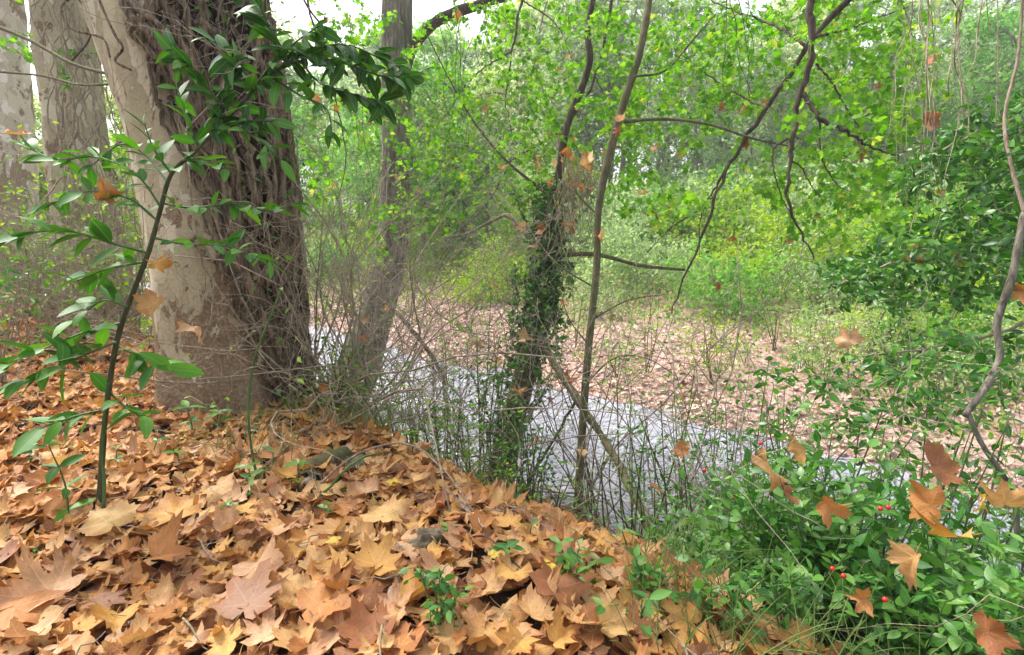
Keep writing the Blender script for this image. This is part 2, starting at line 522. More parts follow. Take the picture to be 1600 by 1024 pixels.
def plane_bark(name, base=((.43, .39, .30), (.34, .31, .22), (.50, .46, .38)), brown=(.17, .11, .075), low=1.2, dark=.5):
    """flaking plane-tree bark: pale smooth wood, olive and grey flakes, brown scars, browner near the foot"""
    b = NB(name)
    tc = b.n('ShaderNodeTexCoord'); v = tc.outputs['Object']
    mp = b.n('ShaderNodeMapping', Vector=v, Scale=(1, 1, .55))
    nz = b.noise(mp.outputs[0], 4.5, 5, .6)
    wv = b.n('ShaderNodeVectorMath', {'operation': 'MULTIPLY_ADD'}, i0=nz.outputs['Color'], i1=(.30, .30, .30), i2=mp.outputs[0])
    vo = b.n('ShaderNodeTexVoronoi', Vector=wv.outputs[0], Scale=9)
    sep = b.n('ShaderNodeSeparateColor', Color=vo.outputs['Color'])
    c = b.ramp(sep.outputs[0], [(0, base[1]), (.3, base[0]), (.52, tuple(.82 * x for x in base[0])), (.72, base[2]), (1, tuple(.7 * x for x in base[0]))], 'CONSTANT')
    fine = b.noise(v, 60, 5, .7)
    c = b.mix(.34, c, b.ramp(fine.outputs[0], [(.3, tuple(.55 * x for x in base[0])), (.7, base[2])]))
    big = b.noise(mp.outputs[0], 3.2, 6, .68, .6)
    sz = b.n('ShaderNodeSeparateXYZ', Vector=v)
    hf = b.math('SUBTRACT', 1, b.math('DIVIDE', sz.outputs[2], low), clamp=True)
    k = b.math('ADD', b.math('MULTIPLY', hf, .17), big.outputs[0])
    scar = b.ramp(k, [(.55, (0, 0, 0)), (.565, (1, 1, 1))])
    scar_c = b.ramp(fine.outputs[0], [(.35, tuple(.5 * x for x in brown)), (.5, brown), (.68, (.30, .21, .15))])
    c = b.mix(b.math('MULTIPLY', scar, .85), c, scar_c)
    edge = b.n('ShaderNodeTexVoronoi', {'feature': 'DISTANCE_TO_EDGE'}, Vector=wv.outputs[0], Scale=9)
    em = b.ramp(edge.outputs[0], [(0, (1, 1, 1)), (.025, (0, 0, 0))])
    c = b.mix(b.math('MULTIPLY', em, .4), c, brown)
    h = b.math('ADD', b.math('MULTIPLY', fine.outputs[0], .35), b.math('SUBTRACT', b.math('MULTIPLY', sep.outputs[1], .3), b.math('MULTIPLY', scar, .7)))
    bs = b.n('ShaderNodeBsdfPrincipled', Base_Color=c, Roughness=.85, Specular_IOR_Level=.2, Normal=b.bump(h, .7, .025))
    return b.out(bs.outputs[0])


M = {}
M['plane_bark'] = plane_bark('plane_bark', ((.47, .405, .25), (.32, .27, .155), (.60, .54, .39)), (.18, .11, .058), 1.0)
M['plane_bark_lit'] = plane_bark('plane_bark_lit', ((.62, .54, .40), (.42, .36, .24), (.82, .76, .66)), (.24, .16, .085), 2.2)  # pale tone puts the bright light on this trunk into its bark colour
M['vine_bark'] = wood_mat('vine_bark', (.055, .036, .021), (.36, .272, .18), 20, 9, 1.0)
M['vine_mat'] = wood_mat('vine_mat', (.018, .010, .006), (.09, .056, .032), 18, 5, 1.0)  # near-black tone paints in the shade of the gaps between stems
M['grey_bark'] = wood_mat('grey_bark', (.075, .064, .048), (.35, .31, .25), 11, 7, 1.0, .45, (.12, .14, .06))
M['dark_bark'] = wood_mat('dark_bark', (.045, .033, .025), (.14, .105, .08), 14, 5, .6)
M['olive_bark'] = wood_mat('olive_bark', (.09, .085, .04), (.22, .19, .11), 14, 5, .6, .3)
M['twig'] = wood_mat('twig', (.21, .17, .115), (.47, .40, .29), 20, 4, .3)
M['twig_grey'] = wood_mat('twig_grey', (.17, .135, .105), (.38, .32, .26), 20, 4, .3)
M['grass'] = wood_mat('grass_blade', (.10, .19, .04), (.26, .32, .10), 10, 8, .1, 0, rough=.6)
M['dead_wood'] = wood_mat('dead_wood', (.20, .14, .10), (.44, .35, .26), 18, 6, .6)
M['moss_wood'] = wood_mat('moss_wood', (.11, .085, .05), (.26, .21, .14), 12, 3, .8, .75, (.10, .11, .035))
M['green_stem'] = wood_mat('green_stem', (.05, .11, .03), (.11, .19, .06), 10, 8, .2, 0, rough=.5)
M['sapling_stem'] = wood_mat('sapling_stem', (.035, .040, .018), (.12, .115, .055), 14, 6, .4, .3, rough=.7)

LEAFC = {
    'tan': [(.52, .33, .155), (.59, .39, .19)], 'golden': [(.55, .32, .10), (.60, .37, .12)], 'orange brown': [(.44, .21, .08), (.49, .245, .095)],
    'rust brown': [(.24, .10, .045), (.31, .135, .06)], 'pinkish tan': [(.56, .36, .23), (.61, .41, .265)], 'purplish brown': [(.30, .175, .125), (.36, .22, .16)],
    'pale ochre': [(.60, .41, .18), (.64, .45, .21)], 'yellow': [(.66, .50, .07), (.70, .55, .12)]}
for k_, v_ in LEAFC.items():
    M['fallen ' + k_] = leaf_mat('fallen_leaf_' + k_.replace(' ', '_'), v_, .22, .55, .3, .55, tuple(min(1, 1.25 * x + .03) for x in v_[1]), 1.0, .34)
LIT = [(.17, .075, .035), (.32, .15, .065), (.48, .21, .06), (.55, .30, .10), (.58, .36, .15), (.63, .43, .21), (.59, .36, .20), (.42, .24, .14), (.62, .37, .09)]
M['litter'] = leaf_mat('litter_leaf', LIT, .2, .6, .25, .5, (.68, .50, .30), 0, .35)
M['litter_far'] = leaf_mat('far_litter_leaf', [(.42, .25, .19), (.64, .45, .37), (.70, .53, .46), (.56, .34, .23), (.76, .62, .55)], .15, .6, .3, 0, None, 0, .2)
M['laurel'] = leaf_mat('laurel_leaf', [(.04, .125, .025), (.075, .20, .035), (.13, .30, .055)], .25, .48, .28, 0, None, 0, .18, 1.5, midrib=True)
M['laurel_dark'] = leaf_mat('dark_evergreen_leaf', [(.02, .07, .015), (.04, .12, .022), (.08, .19, .035)], .25, .45, .3, 0, None, 0, .18, 1.5, midrib=True)
M['maple'] = leaf_mat('maple_leaf', [(.075, .18, .03), (.115, .25, .045), (.165, .31, .06), (.22, .36, .075), (.42, .40, .08)], .55, .5, .3, 0, None, .0, .2, 1.6, pos=[0, .35, .65, .94, 1])
M['evergreen'] = leaf_mat('evergreen_leaf', [(.026, .10, .018), (.05, .17, .026), (.11, .27, .045)], .28, .35, .5, 0, None, 0, .15, 1.5, midrib=True)
M['ever_deep'] = leaf_mat('deep_evergreen_leaf', [(.02, .075, .016), (.035, .12, .022), (.07, .19, .035), (.12, .27, .05)], .25, .38, .45, 0, None, 0, .15, 1.5, midrib=True)
M['broom'] = leaf_mat('broom_leaf', [(.04, .13, .03), (.07, .20, .04), (.13, .29, .06), (.20, .34, .10)], .28, .38, .5, 0, None, .3, .15, 1.5, midrib=True)
M['ivy'] = leaf_mat('ivy_leaf', [(.03, .10, .025), (.06, .17, .035), (.12, .27, .05)], .25, .4, .45, 0, None, 0, .15, 1.5)
M['shrub'] = leaf_mat('shrub_leaf', [(.07, .19, .03), (.12, .28, .04), (.20, .36, .06), (.32, .40, .08)], .4, .5, .3, 0, None, .5, .15, 1.5)
M['bush_yellow'] = leaf_mat('bush_leaf_yellow_green', [(.17, .33, .045), (.27, .43, .06), (.42, .50, .10)], .45, .6, .25, 0, None, .5, .1, 1.4)
M['bush_green'] = leaf_mat('bush_leaf_green', [(.10, .24, .06), (.17, .35, .09), (.28, .45, .13)], .45, .6, .25, 0, None, .5, .1, 1.4)
M['bush_grey'] = leaf_mat('bush_leaf_grey_green', [(.22, .33, .15), (.33, .44, .20), (.46, .55, .30)], .5, .6, .25, 0, None, .5, .1, 1.4)
M['tree_dark'] = leaf_mat('far_tree_leaf_dark', [(.18, .29, .12), (.27, .39, .16), (.36, .48, .22)], .55, .6, .25, 0, None, .5, .1, 1.5, sat=.9)
M['tree_pale'] = leaf_mat('far_tree_leaf_pale', [(.33, .45, .15), (.45, .55, .20), (.55, .60, .28)], .55, .6, .25, 0, None, .5, .1, 1.5, sat=.9)
M['tree_gold'] = leaf_mat('far_tree_leaf_gold', [(.34, .42, .10), (.46, .50, .13), (.54, .48, .16)], .55, .6, .25, 0, None, .5, .1, 1.5, sat=.9)
M['undergrowth'] = leaf_mat('undergrowth_leaf', [(.12, .26, .05), (.20, .37, .08), (.34, .46, .13), (.40, .45, .20), (.46, .36, .22)], .4, .6, .25, 0, None, 0, .15, 1.4)


def berry_mat():
    b = NB('red_berry')
    tc = b.n('ShaderNodeTexCoord'); nz = b.noise(tc.outputs['Object'], 40, 2)
    c = b.ramp(nz.outputs[0], [(.3, (.50, .008, .006)), (.7, (.66, .02, .012))])
    return b.out(b.n('ShaderNodeBsdfPrincipled', Base_Color=c, Roughness=.22, Specular_IOR_Level=.6).outputs[0])


M['berry'] = berry_mat()


def stone_mat():
    b = NB('stone')
    tc = b.n('ShaderNodeTexCoord'); nz = b.noise(tc.outputs['Object'], 30, 6, .7)
    c = b.ramp(nz.outputs[0], [(.3, (.22, .22, .19)), (.6, (.46, .46, .42)), (.8, (.6, .6, .56))])
    return b.out(b.n('ShaderNodeBsdfPrincipled', Base_Color=c, Roughness=.85, Normal=b.bump(nz.outputs[0], .6, .01)).outputs[0])


M['stone'] = stone_mat()


def ground_mat():
    b = NB('ground')
    geo = b.n('ShaderNodeNewGeometry'); v = geo.outputs['Position']
    n1 = b.noise(v, 9, 8, .7); n2 = b.noise(v, 40, 6, .7); n3 = b.noise(v, .8, 5, .6)
    soil = b.ramp(n2.outputs[0], [(.3, (.035, .024, .016)), (.55, (.10, .066, .042)), (.75, (.20, .135, .085))])
    vo = b.n('ShaderNodeTexVoronoi', Vector=v, Scale=14)
    sc = b.n('ShaderNodeSeparateColor', Color=vo.outputs['Color'])
    leafy = b.ramp(sc.outputs[0], [(0, (.22, .13, .10)), (.4, (.46, .31, .26)), (.75, (.56, .40, .34)), (1, (.36, .22, .14))])
    dot = b.n('ShaderNodeVectorMath', {'operation': 'DOT_PRODUCT'}, i0=v, i1=(NX, NY, 0))
    s = dot.outputs['Value']
    beach = b.ramp(b.math('DIVIDE', s, 40), [(.125, (0, 0, 0)), (.155, (1, 1, 1))])
    c = b.mix(beach, soil, b.mix(b.math('MULTIPLY', b.ramp(n1.outputs[0], [(.4, (0, 0, 0)), (.6, (1, 1, 1))]), .4), leafy, (.24, .19, .14)))
    veg = b.ramp(b.math('ADD', b.math('DIVIDE', s, 40), b.math('MULTIPLY', b.math('SUBTRACT', n3.outputs[0], .5), .25)), [(.26, (0, 0, 0)), (.34, (1, 1, 1))])
    grn = b.ramp(n1.outputs[0], [(.3, (.07, .12, .04)), (.5, (.17, .22, .09)), (.7, (.28, .24, .15))])
    c = b.mix(b.math('MULTIPLY', veg, .85), c, grn)
    bs = b.n('ShaderNodeBsdfPrincipled', Base_Color=c, Roughness=.95, Specular_IOR_Level=.1, Normal=b.bump(n2.outputs[0], .8, .03))
    return b.out(bs.outputs[0])


def water_mat():
    b = NB('stream_water')
    geo = b.n('ShaderNodeNewGeometry')
    mp = b.n('ShaderNodeMapping', Vector=geo.outputs['Position'], Rotation=(0, 0, math.radians(40)), Scale=(1, 2.2, 1))
    n1 = b.noise(mp.outputs[0], 3.2, 2, .5, .8); n2 = b.noise(mp.outputs[0], 13, 2, .5, .4); n3 = b.noise(geo.outputs['Position'], 1.8, 4)
    h = b.math('ADD', b.math('MULTIPLY', n1.outputs[0], 1.0), b.math('MULTIPLY', n2.outputs[0], .3))
    c = b.mix(n3.outputs[0], (.28, .30, .35), (.48, .49, .57))  # pale and darker patches paint broken sky reflection into the water colour
    bs = b.n('ShaderNodeBsdfPrincipled', Base_Color=c, Roughness=.04, IOR=1.33, Specular_IOR_Level=1.0, Normal=b.bump(h, 1.0, .13))
    return b.out(bs.outputs[0])


# ------------------------------------------------------------------ setting
def axis(lo, hi, n, fine):
    t = np.linspace(-1, 1, n); a = np.sinh(t * 5) / np.sinh(5)
    return np.where(a < 0, -a * lo, a * hi) + fine


xs = np.unique(np.concatenate([np.linspace(-8, 8, 180), -np.geomspace(8.2, 260, 50), np.geomspace(8.2, 260, 50)]))
ys = np.unique(np.concatenate([np.linspace(-3, 14, 200), np.geomspace(14.2, 400, 80), -np.geomspace(3.2, 60, 12)]))
X, Y = np.meshgrid(xs, ys)
V = np.stack([X, Y, ground(X, Y)], -1).reshape(-1, 3)
nx, ny = len(xs), len(ys)
i = np.arange(ny - 1)[:, None] * nx; j = np.arange(nx - 1)[None]
Q = np.stack([i + j, i + j + 1, i + nx + j + 1, i + nx + j], -1).reshape(-1, 4)
g = Geo(); g.add(V, [Q]); struct(g.build('ground', ground_mat()))

# water: a band following the stream
tt = np.linspace(-60, 60, 200); ss = np.linspace(3.0, 7.0, 14)
T, S = np.meshgrid(tt, ss)
wx = NY * T + NX * S; wy = -NX * T + NY * S
V = np.stack([wx, wy, np.full_like(wx, WATER)], -1).reshape(-1, 3)
nx, ny = len(tt), len(ss)
i = np.arange(ny - 1)[:, None] * nx; j = np.arange(nx - 1)[None]
Q = np.stack([i + j, i + nx + j, i + nx + j + 1, i + j + 1], -1).reshape(-1, 4)
g = Geo(); g.add(V, [Q]); struct(g.build('stream_water', water_mat()))

# ------------------------------------------------------------------ sky and light
w = bpy.data.worlds.new('World'); SC.world = w; w.use_nodes = True
nt = w.node_tree; nt.nodes.clear()
sky = nt.nodes.new('ShaderNodeTexSky'); sky.sky_type = 'NISHITA'; sky.sun_disc = False
SUN_EL, SUN_AZ = math.radians(52), math.radians(-50)
sky.sun_elevation = SUN_EL; sky.sun_rotation = SUN_AZ
sky.dust_density = 5; sky.air_density = 1.0; sky.ozone_density = 1.5
hs = nt.nodes.new('ShaderNodeHueSaturation'); hs.inputs['Saturation'].default_value = .45
bg = nt.nodes.new('ShaderNodeBackground'); bg.inputs[1].default_value = .15
wo = nt.nodes.new('ShaderNodeOutputWorld')
nt.links.new(sky.outputs[0], hs.inputs['Color']); nt.links.new(hs.outputs[0], bg.inputs[0]); nt.links.new(bg.outputs[0], wo.inputs[0])
sl = bpy.data.lights.new('sun', 'SUN'); sl.energy = 1.5; sl.angle = math.radians(14); sl.color = (1, .96, .9)
so = bpy.data.objects.new('sun', sl); COL.objects.link(so)
sd = np.array([math.sin(SUN_AZ) * math.cos(SUN_EL), math.cos(SUN_AZ) * math.cos(SUN_EL), math.sin(SUN_EL)])
from mathutils import Vector
so.rotation_euler = Vector([float(-c) for c in sd]).to_track_quat('-Z', 'Y').to_euler()
so.location = (0, 0, 20)
SC.view_settings.view_transform = 'Standard'; SC.view_settings.look = 'None'
SC.view_settings.exposure = 1.52; SC.view_settings.gamma = 1
SC.render.engine = 'CYCLES'
SC.cycles.max_bounces = 8; SC.cycles.transmission_bounces = 4; SC.cycles.diffuse_bounces = 4; SC.cycles.transparent_max_bounces = 4

# ------------------------------------------------------------------ big plane tree with climbing vines
def pd(*rows):
    """rows (px,py,depth[,r]) -> world rows"""
    return np.array([np.concatenate([P(a[0], a[1], a[2]), a[3:]]) for a in rows])


PB = hit(366, 655)
dB = pix(PB)[2]
ctrl = pd((366, 668, dB + .36, .385), (360, 580, dB + .34, .375), (352, 480, dB + .32, .375), (338, 330, dB + .26, .385), (318, 190, dB + .20, .40), (285, 60, dB + .14, .43), (262, -60, dB + .1, .44), (238, -260, dB, .45), (210, -520, dB - .1, .42), (190, -800, dB - .2, .38))
BT = thing('plane_tree', PB, 'massive plane tree with flaking cream bark, half wrapped in thick brown vines', 'tree')
g = Geo(); pts, rr, NN, BB = trunk(g, ctrl, 150, 72, .035, .28, .30, 3, .012)
g.build('trunk', M['plane_bark'], BT)


def on_trunk(h, th, off):
    """point on the big trunk: h index float 0..n-1, angle th (radians, 0 = screen right, -pi/2 = facing the camera)"""
    n, k = rr.shape
    h = np.clip(np.asarray(h, float), 0, n - 1.001); i = h.astype(int); u = (h - i)[:, None]
    th = np.asarray(th) % (2 * PI); j = th / (2 * PI) * k; a = j.astype(int) % k
    c = pts[i] * (1 - u) + pts[i + 1] * u; r = rr[i, a]
    return c + (r + off)[:, None] * (np.cos(th)[:, None] * NN[i] + np.sin(th)[:, None] * BB[i])


# which way is the camera on the trunk's own angle scale?
_th = np.linspace(0, 2 * PI, 73)[:-1]
_p = on_trunk(np.full(72, 40.), _th, np.zeros(72))
TH_CAM = _th[np.argmin(np.linalg.norm(_p - CAM, axis=1))]
TH_RT = _th[np.argmax(_p[:, 0])]
SGN = 1 if ((TH_RT - TH_CAM) % (2 * PI)) < PI else -1


def A(deg):
    """deg: 0 faces camera, 90 screen right"""
    return TH_CAM + SGN * np.radians(deg)


# surface index of heights: find h for photo y
_hy = np.array([pix(p)[1] for p in pts])
def H(py): return float(np.interp(-py, -_hy, np.arange(len(pts))))


DIA0 = diamond(.62, .3); OV0 = oval_leaf(.46, 4, .2, .2, .45)
VN = thing('climbing_vine', PB + np.array([.25, -.05, 0]), 'shaggy mass of old brown ivy stems climbing the right side of the plane tree', 'vine')
# fibrous mat under the stems
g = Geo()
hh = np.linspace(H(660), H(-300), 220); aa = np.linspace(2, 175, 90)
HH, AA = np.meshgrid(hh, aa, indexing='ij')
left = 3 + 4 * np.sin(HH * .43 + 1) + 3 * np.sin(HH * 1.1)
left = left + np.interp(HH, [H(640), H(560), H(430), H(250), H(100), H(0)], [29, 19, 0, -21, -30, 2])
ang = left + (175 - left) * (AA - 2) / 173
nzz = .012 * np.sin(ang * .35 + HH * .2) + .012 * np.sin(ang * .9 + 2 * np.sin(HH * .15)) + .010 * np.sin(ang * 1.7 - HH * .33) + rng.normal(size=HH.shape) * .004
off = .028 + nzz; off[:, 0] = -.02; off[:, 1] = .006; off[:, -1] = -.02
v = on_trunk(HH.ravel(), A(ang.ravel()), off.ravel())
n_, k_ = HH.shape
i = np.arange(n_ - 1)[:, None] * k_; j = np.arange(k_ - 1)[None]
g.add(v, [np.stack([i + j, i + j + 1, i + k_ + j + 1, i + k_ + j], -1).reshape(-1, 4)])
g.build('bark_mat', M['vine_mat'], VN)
for q in range(76):
    a0 = rng.uniform(-25, 150); h0 = H(rng.choice([655, 640, 600, 450, 300])); h1 = H(rng.choice([-280, -280, -100, 100, 250]))
    m = 46
    h = np.linspace(h0, h1, m)
    lean = rng.normal() * 20
    an = a0 + lean * np.linspace(0, 1, m) + np.cumsum(rng.normal(size=m)) * 3.2
    lf = np.interp(h, [H(640), H(560), H(430), H(250), H(100), H(0)][::1], [29, 19, 0, -21, -30, 2]) + 4 * rng.normal()
    an = np.maximum(an, lf)
    r = rng.choice([.008, .012, .018, .026, .036], p=[.20, .26, .24, .18, .12])
    of = .035 + r * .5 + np.cumsum(rng.normal(size=m)) * .003
    of = np.clip(of + rng.uniform(-.01, .03), .02, .13)
    p = on_trunk(h, A(an), of); p += rng.normal(size=p.shape) * .004
    g = Geo(); rad = r * (1 + .18 * rng.normal(size=m)); rad = np.clip(rad, r * .6, r * 1.5)
    tubes(g, p, rad, 7, 0, .12); g.build('stem', M['vine_bark'], VN)
for q in range(46):
    h0 = H(rng.uniform(40, 660)); m = 30
    h = np.linspace(h0, min(h0 + rng.uniform(8, 40), H(-60)), m)
    lf = np.interp(h, [H(640), H(560), H(430), H(250), H(100), H(0)], [29, 19, 0, -21, -30, 2])
    an = lf + rng.uniform(-9, 20) + np.cumsum(rng.normal(size=m)) * 2.2
    p = on_trunk(h, A(an), .035 + np.cumsum(rng.normal(size=m)) * .003) + rng.normal(size=(m, 3)) * .004
    r = rng.choice([.006, .010, .016]); g = Geo(); tubes(g, p, np.clip(r * (1 + .2 * rng.normal(size=m)), r * .5, r * 1.5), 7, 0, .12); g.build('stem', M['vine_bark'], VN)
# small leaves of the vine
g = Geo(); vl = []
for q in range(70):
    h0 = rng.uniform(H(640), H(-40)); an = rng.uniform(0, 120); c0 = on_trunk(np.array([h0]), A(np.array([an])), np.array([.06]))[0]; c1 = on_trunk(np.array([h0 + 3]), A(np.array([an + rng.normal() * 6])), np.array([rng.uniform(.10, .22)]))[0]
    vl.append(cr([c0, (c0 + c1) / 2, c1], 6))
shoots = vl
g = Geo(); leaves_along(vl, 30, .045, [DIA0, OV0], g, .3, .9, .3, .9, jit=.5); g.build('foliage', M['ivy'], VN)
# fine tangled rootlets
g = Geo(); polys = []
for q in range(150):
    h0 = rng.uniform(H(655), H(-150)); m = 8
    h = h0 + np.linspace(0, rng.uniform(3, 12), m); an = rng.uniform(-30, 150) + np.cumsum(rng.normal(size=m)) * 6
    lf = np.interp(h, [H(640), H(560), H(430), H(250), H(100), H(0)], [26, 14, -6, -26, -36, -4]); an = np.maximum(an, lf)
    polys.append(on_trunk(h, A(an), .05 + np.abs(rng.normal(size=m)) * .025))
tubes(g, np.array(polys), np.full((len(polys), 8), .0028), 4); twig_tubes(g, shoots, .002, .001, 4); g.build('rootlet', M['twig'], VN)
# dark vine arm crossing the pale bark at the top, and looping thin ones
for rows, r in (([(188, -20, 2.62), (205, 25, 2.60), (240, 55, 2.60), (262, 95, 2.62), (285, 118, 2.66)], .022), ([(170, -30, 2.66), (215, 14, 2.6), (250, 40, 2.58), (268, 80, 2.6)], .016),
                ([(232, -10, 2.6), (225, 40, 2.59), (250, 70, 2.59), (275, 130, 2.62)], .012), ([(150, -10, 2.7), (178, 52, 2.66), (192, 75, 2.64), (180, 95, 2.64), (205, 110, 2.64)], .006), ([(130, -10, 2.7), (96, 10, 2.7), (112, 45, 2.68), (160, 60, 2.66), (172, 90, 2.64)], .005)):
    g = Geo(); c = cr(pd(*rows), 30); tubes(g, c, r * (1 + .15 * rng.normal(size=30)), 7, 0, .1); g.build('stem', M['vine_bark'], VN)

# ------------------------------------------------------------------ other trunks
def simple_tree(name, label, rows, bark, n=90, k=28, base_drop=.1, **kw):
    c = pd(*rows)
    loc = c[0, :3].copy(); loc[2] = ground(loc[0], loc[1])
    t = thing(name, loc, label, 'tree')
    g = Geo(); r = trunk(g, c, n, k, **kw); g.build('trunk', M[bark], t)
    return t, r


LASTB = []


def branch(parent, rows, r0, r1, bark, n=24, k=7, name='branch', wig=.0):
    c = cr(pd(*rows), n)
    if wig: c[1:-1] += rng.normal(size=(n - 2, 3)) * wig
    g = Geo(); tubes(g, c, np.linspace(r0, r1, n) * (1 + .06 * rng.normal(size=n)), k); o = g.build(name, M[bark], parent)
    o['_o'] = list(parent['_o']); LASTB.append(o)
    return c


# left background plane trees
T2, _ = simple_tree('plane_tree', 'tall vine-draped plane tree with brown bark, behind the laurel sapling', [(150, 490, 6.3, .40), (142, 400, 6.2, .31), (125, 230, 6.1, .29), (108, 90, 6.0, .28), (92, -60, 5.9, .27), (60, -400, 5.7, .25)], 'plane_bark', flare=.35, lobes=.05, seed=5)
T3, _ = simple_tree('plane_tree', 'pale plane trunk, its bright light painted into the bark, behind the vine-draped plane tree', [(25, 470, 8.2, .36), (20, 330, 8.0, .29), (12, 150, 7.9, .27), (2, 0, 7.8, .26), (-20, -300, 7.6, .24)], 'plane_bark_lit', flare=.3, lobes=.05, seed=6)
vt2 = thing('climbing_vine', T2.location, 'loose grey vine stems hanging round the plane tree behind the laurel', 'vine')
for q in range(20):
    x0 = rng.uniform(125, 205); 
    rows = [(x0 + rng.normal() * 14 - 60 * k + (18 * rng.normal()), 500 - 560 * k, 5.62 - .3 * k + .12 * rng.random()) for k in np.linspace(0, 1, 8)]
    branch(vt2, rows, rng.choice([.006, .01, .016]), .006, 'twig', 40, 5, 'stem', .012)
# branches running from the frame edge to the trunk
lb = thing('bare_branch', P(0, 40, 3.6), 'long bare branch slanting down past the pale plane trunk to the big tree', 'branch')
branch(lb, [(-60, 20, 3.9), (40, 60, 3.7), (110, 98, 3.5), (168, 116, 3.3)], .013, .010, 'olive_bark')
branch(lb, [(-60, 108, 4.0), (60, 118, 3.8), (120, 132, 3.6), (172, 132, 3.4)], .008, .007, 'olive_bark')
branch(lb, [(110, 98, 3.5), (140, 60, 3.5), (135, 20, 3.5), (110, -20, 3.5)], .006, .004, 'dark_bark')

# alder by the water
AL, alr = simple_tree('alder_tree', 'grey fissured leaning trunk with a curved base, at the water edge beside the big plane', [(528, 640, 7.5, .30), (560, 575, 7.4, .26), (592, 480, 7.35, .215), (614, 380, 7.3, .20), (622, 260, 7.2, .195), (620, 120, 7.1, .19), (622, 0, 7.0, .185), (630, -200, 6.9, .17), (640, -500, 6.7, .14)], 'grey_bark', flare=.25, flare_h=.5, lobes=.05, seed=9, bump=.02)
branch(AL, [(628, 150, 7.1), (640, 85, 7.05), (672, 42, 6.9), (710, 20, 6.8), (760, 4, 6.7), (830, -30, 6.5), (930, -160, 6.2), (1000, -500, 6.0)], .075, .04, 'dark_bark', 30, 9)
branch(AL, [(610, 200, 7.1), (560, 120, 6.9), (520, 60, 6.7), (470, -10, 6.5), (430, -160, 6.4)], .02, .008, 'dark_bark')
branch(AL, [(625, 330, 7.2), (560, 360, 6.8), (520, 380, 6.5), (490, 430, 6.2)], .016, .005, 'twig_grey')
# a thinner grey stem hugging it
branch(AL, [(548, 640, 7.2), (585, 500, 7.1), (600, 380, 7.05), (610, 200, 7.0)], .02, .012, 'twig_grey', name='stem')

# ivy-clad leaning tree
IV, ivr = simple_tree('ivy_clad_tree', 'ivy-clad trunk leaning over the stream in the middle, topped by a dead vine tangle', [(772, 800, 5.2, .15), (785, 735, 5.2, .13), (800, 660, 5.2, .115), (822, 580, 5.15, .10), (842, 480, 5.1, .08), (852, 400, 5.1, .07), (862, 330, 5.1, .055), (868, 290, 5.1, .035)], 'olive_bark', flare=.2, flare_h=.3, lobes=.05, seed=12)
branch(IV, [(862, 330, 5.1), (875, 265, 5.05), (885, 200, 5.0), (912, 130, 4.95), (922, 90, 4.9), (918, 50, 4.9), (930, -20, 4.85), (945, -120, 4.8), (960, -420, 4.7), (980, -800, 4.6)], .038, .020, 'dark_bark', 40, 8)
branch(IV, [(845, 400, 5.1), (800, 340, 5.2), (770, 345, 5.4), (730, 365, 5.6), (690, 372, 5.8)], .025, .008, 'twig_grey', 24)
branch(IV, [(850, 300, 5.1), (790, 250, 5.3), (740, 190, 5.6), (700, 120, 5.8), (660, 40, 6)], .014, .006, 'dark_bark', 24)
branch(IV, [(860, 400, 5.05), (930, 398, 4.9), (1000, 415, 4.8), (1070, 422, 4.8)], .022, .012, 'olive_bark', 24)
# slender tree
SL, slr = simple_tree('slender_tree', 'slender bare-stemmed young tree rising from the bank just right of the ivy-clad trunk', [(896, 880, 4.35, .036), (903, 792, 4.3, .036), (908, 700, 4.3, .031), (918, 560, 4.3, .029), (932, 420, 4.3, .027), (935, 330, 4.3, .026), (950, 250, 4.3, .032), (975, 160, 4.25, .030), (1000, 80, 4.2, .027), (1020, -40, 4.2, .024), (1040, -200, 4.1, .022), (1080, -700, 4.0, .015)], 'olive_bark', k=14, flare=.15, lobes=.04, seed=14)
for rows, r in (([(975, 190, 4.25), (1040, 186, 4.1), (1110, 195, 4.0), (1170, 215, 3.9), (1230, 228, 3.9)], .014), ([(938, 340, 4.3), (900, 300, 4.4), (880, 250, 4.5), (850, 200, 4.7)], .010), ([(925, 500, 4.3), (980, 470, 4.2), (1040, 460, 4.1)], .008), ([(930, 450, 4.3), (880, 420, 4.3), (850, 390, 4.5)], .007),
                ([(915, 600, 4.3), (960, 560, 4.2), (1010, 560, 4.2), (1060, 590, 4.1)], .007), ([(990, 120, 4.2), (1040, 110, 4.1), (1085, 60, 4.0), (1120, 20, 4.0)], .010), ([(920, 540, 4.3), (890, 500, 4.3), (875, 455, 4.35)], .006)):
    branch(SL, rows, r, r * .4, 'olive_bark', 20, 6)

# fallen / broken branches
def log(name, label, rows, r0, r1, bark, cat='branch', n=26, k=9, wig=.004):
    c = cr(pd(*rows), n); c[1:-1] += rng.normal(size=(n - 2, 3)) * wig
    g = Geo(); tubes(g, c, np.linspace(r0, r1, n) * (1 + .08 * rng.normal(size=n)), k, 0, .05)
    o = g.build(name, M[bark], loc=c[0]); return tag(o, label, cat)


log('dead_branch', 'dark broken branch slanting down to the water from the grey alder trunk', [(575, 455, 7.0), (622, 492, 6.8), (655, 530, 6.7), (680, 565, 6.6), (697, 602, 6.5)], .03, .022, 'dark_bark')
log('dead_branch', 'straight dead limb leaning from the ivy-clad trunk down behind the slender stem', [(845, 535, 5.0), (880, 590, 4.7), (915, 645, 4.4), (955, 705, 4.1), (996, 785, 3.7), (1020, 845, 3.5)], .034, .022, 'olive_bark')
log('dead_branch', 'thin dark pole leaning behind the ivy-clad trunk base over the water', [(900, 625, 4.6), (875, 670, 4.5), (845, 720, 4.3), (825, 755, 4.2), (790, 830, 4.1)], .012, .010, 'dark_bark')
log('fallen_stick', 'curved tan stick on the leaves in front of the plane tree', [(228, 778, hit(228, 778)[1] + 0), (0, 0, 0)], .01, .01, 'dead_wood') if False else None


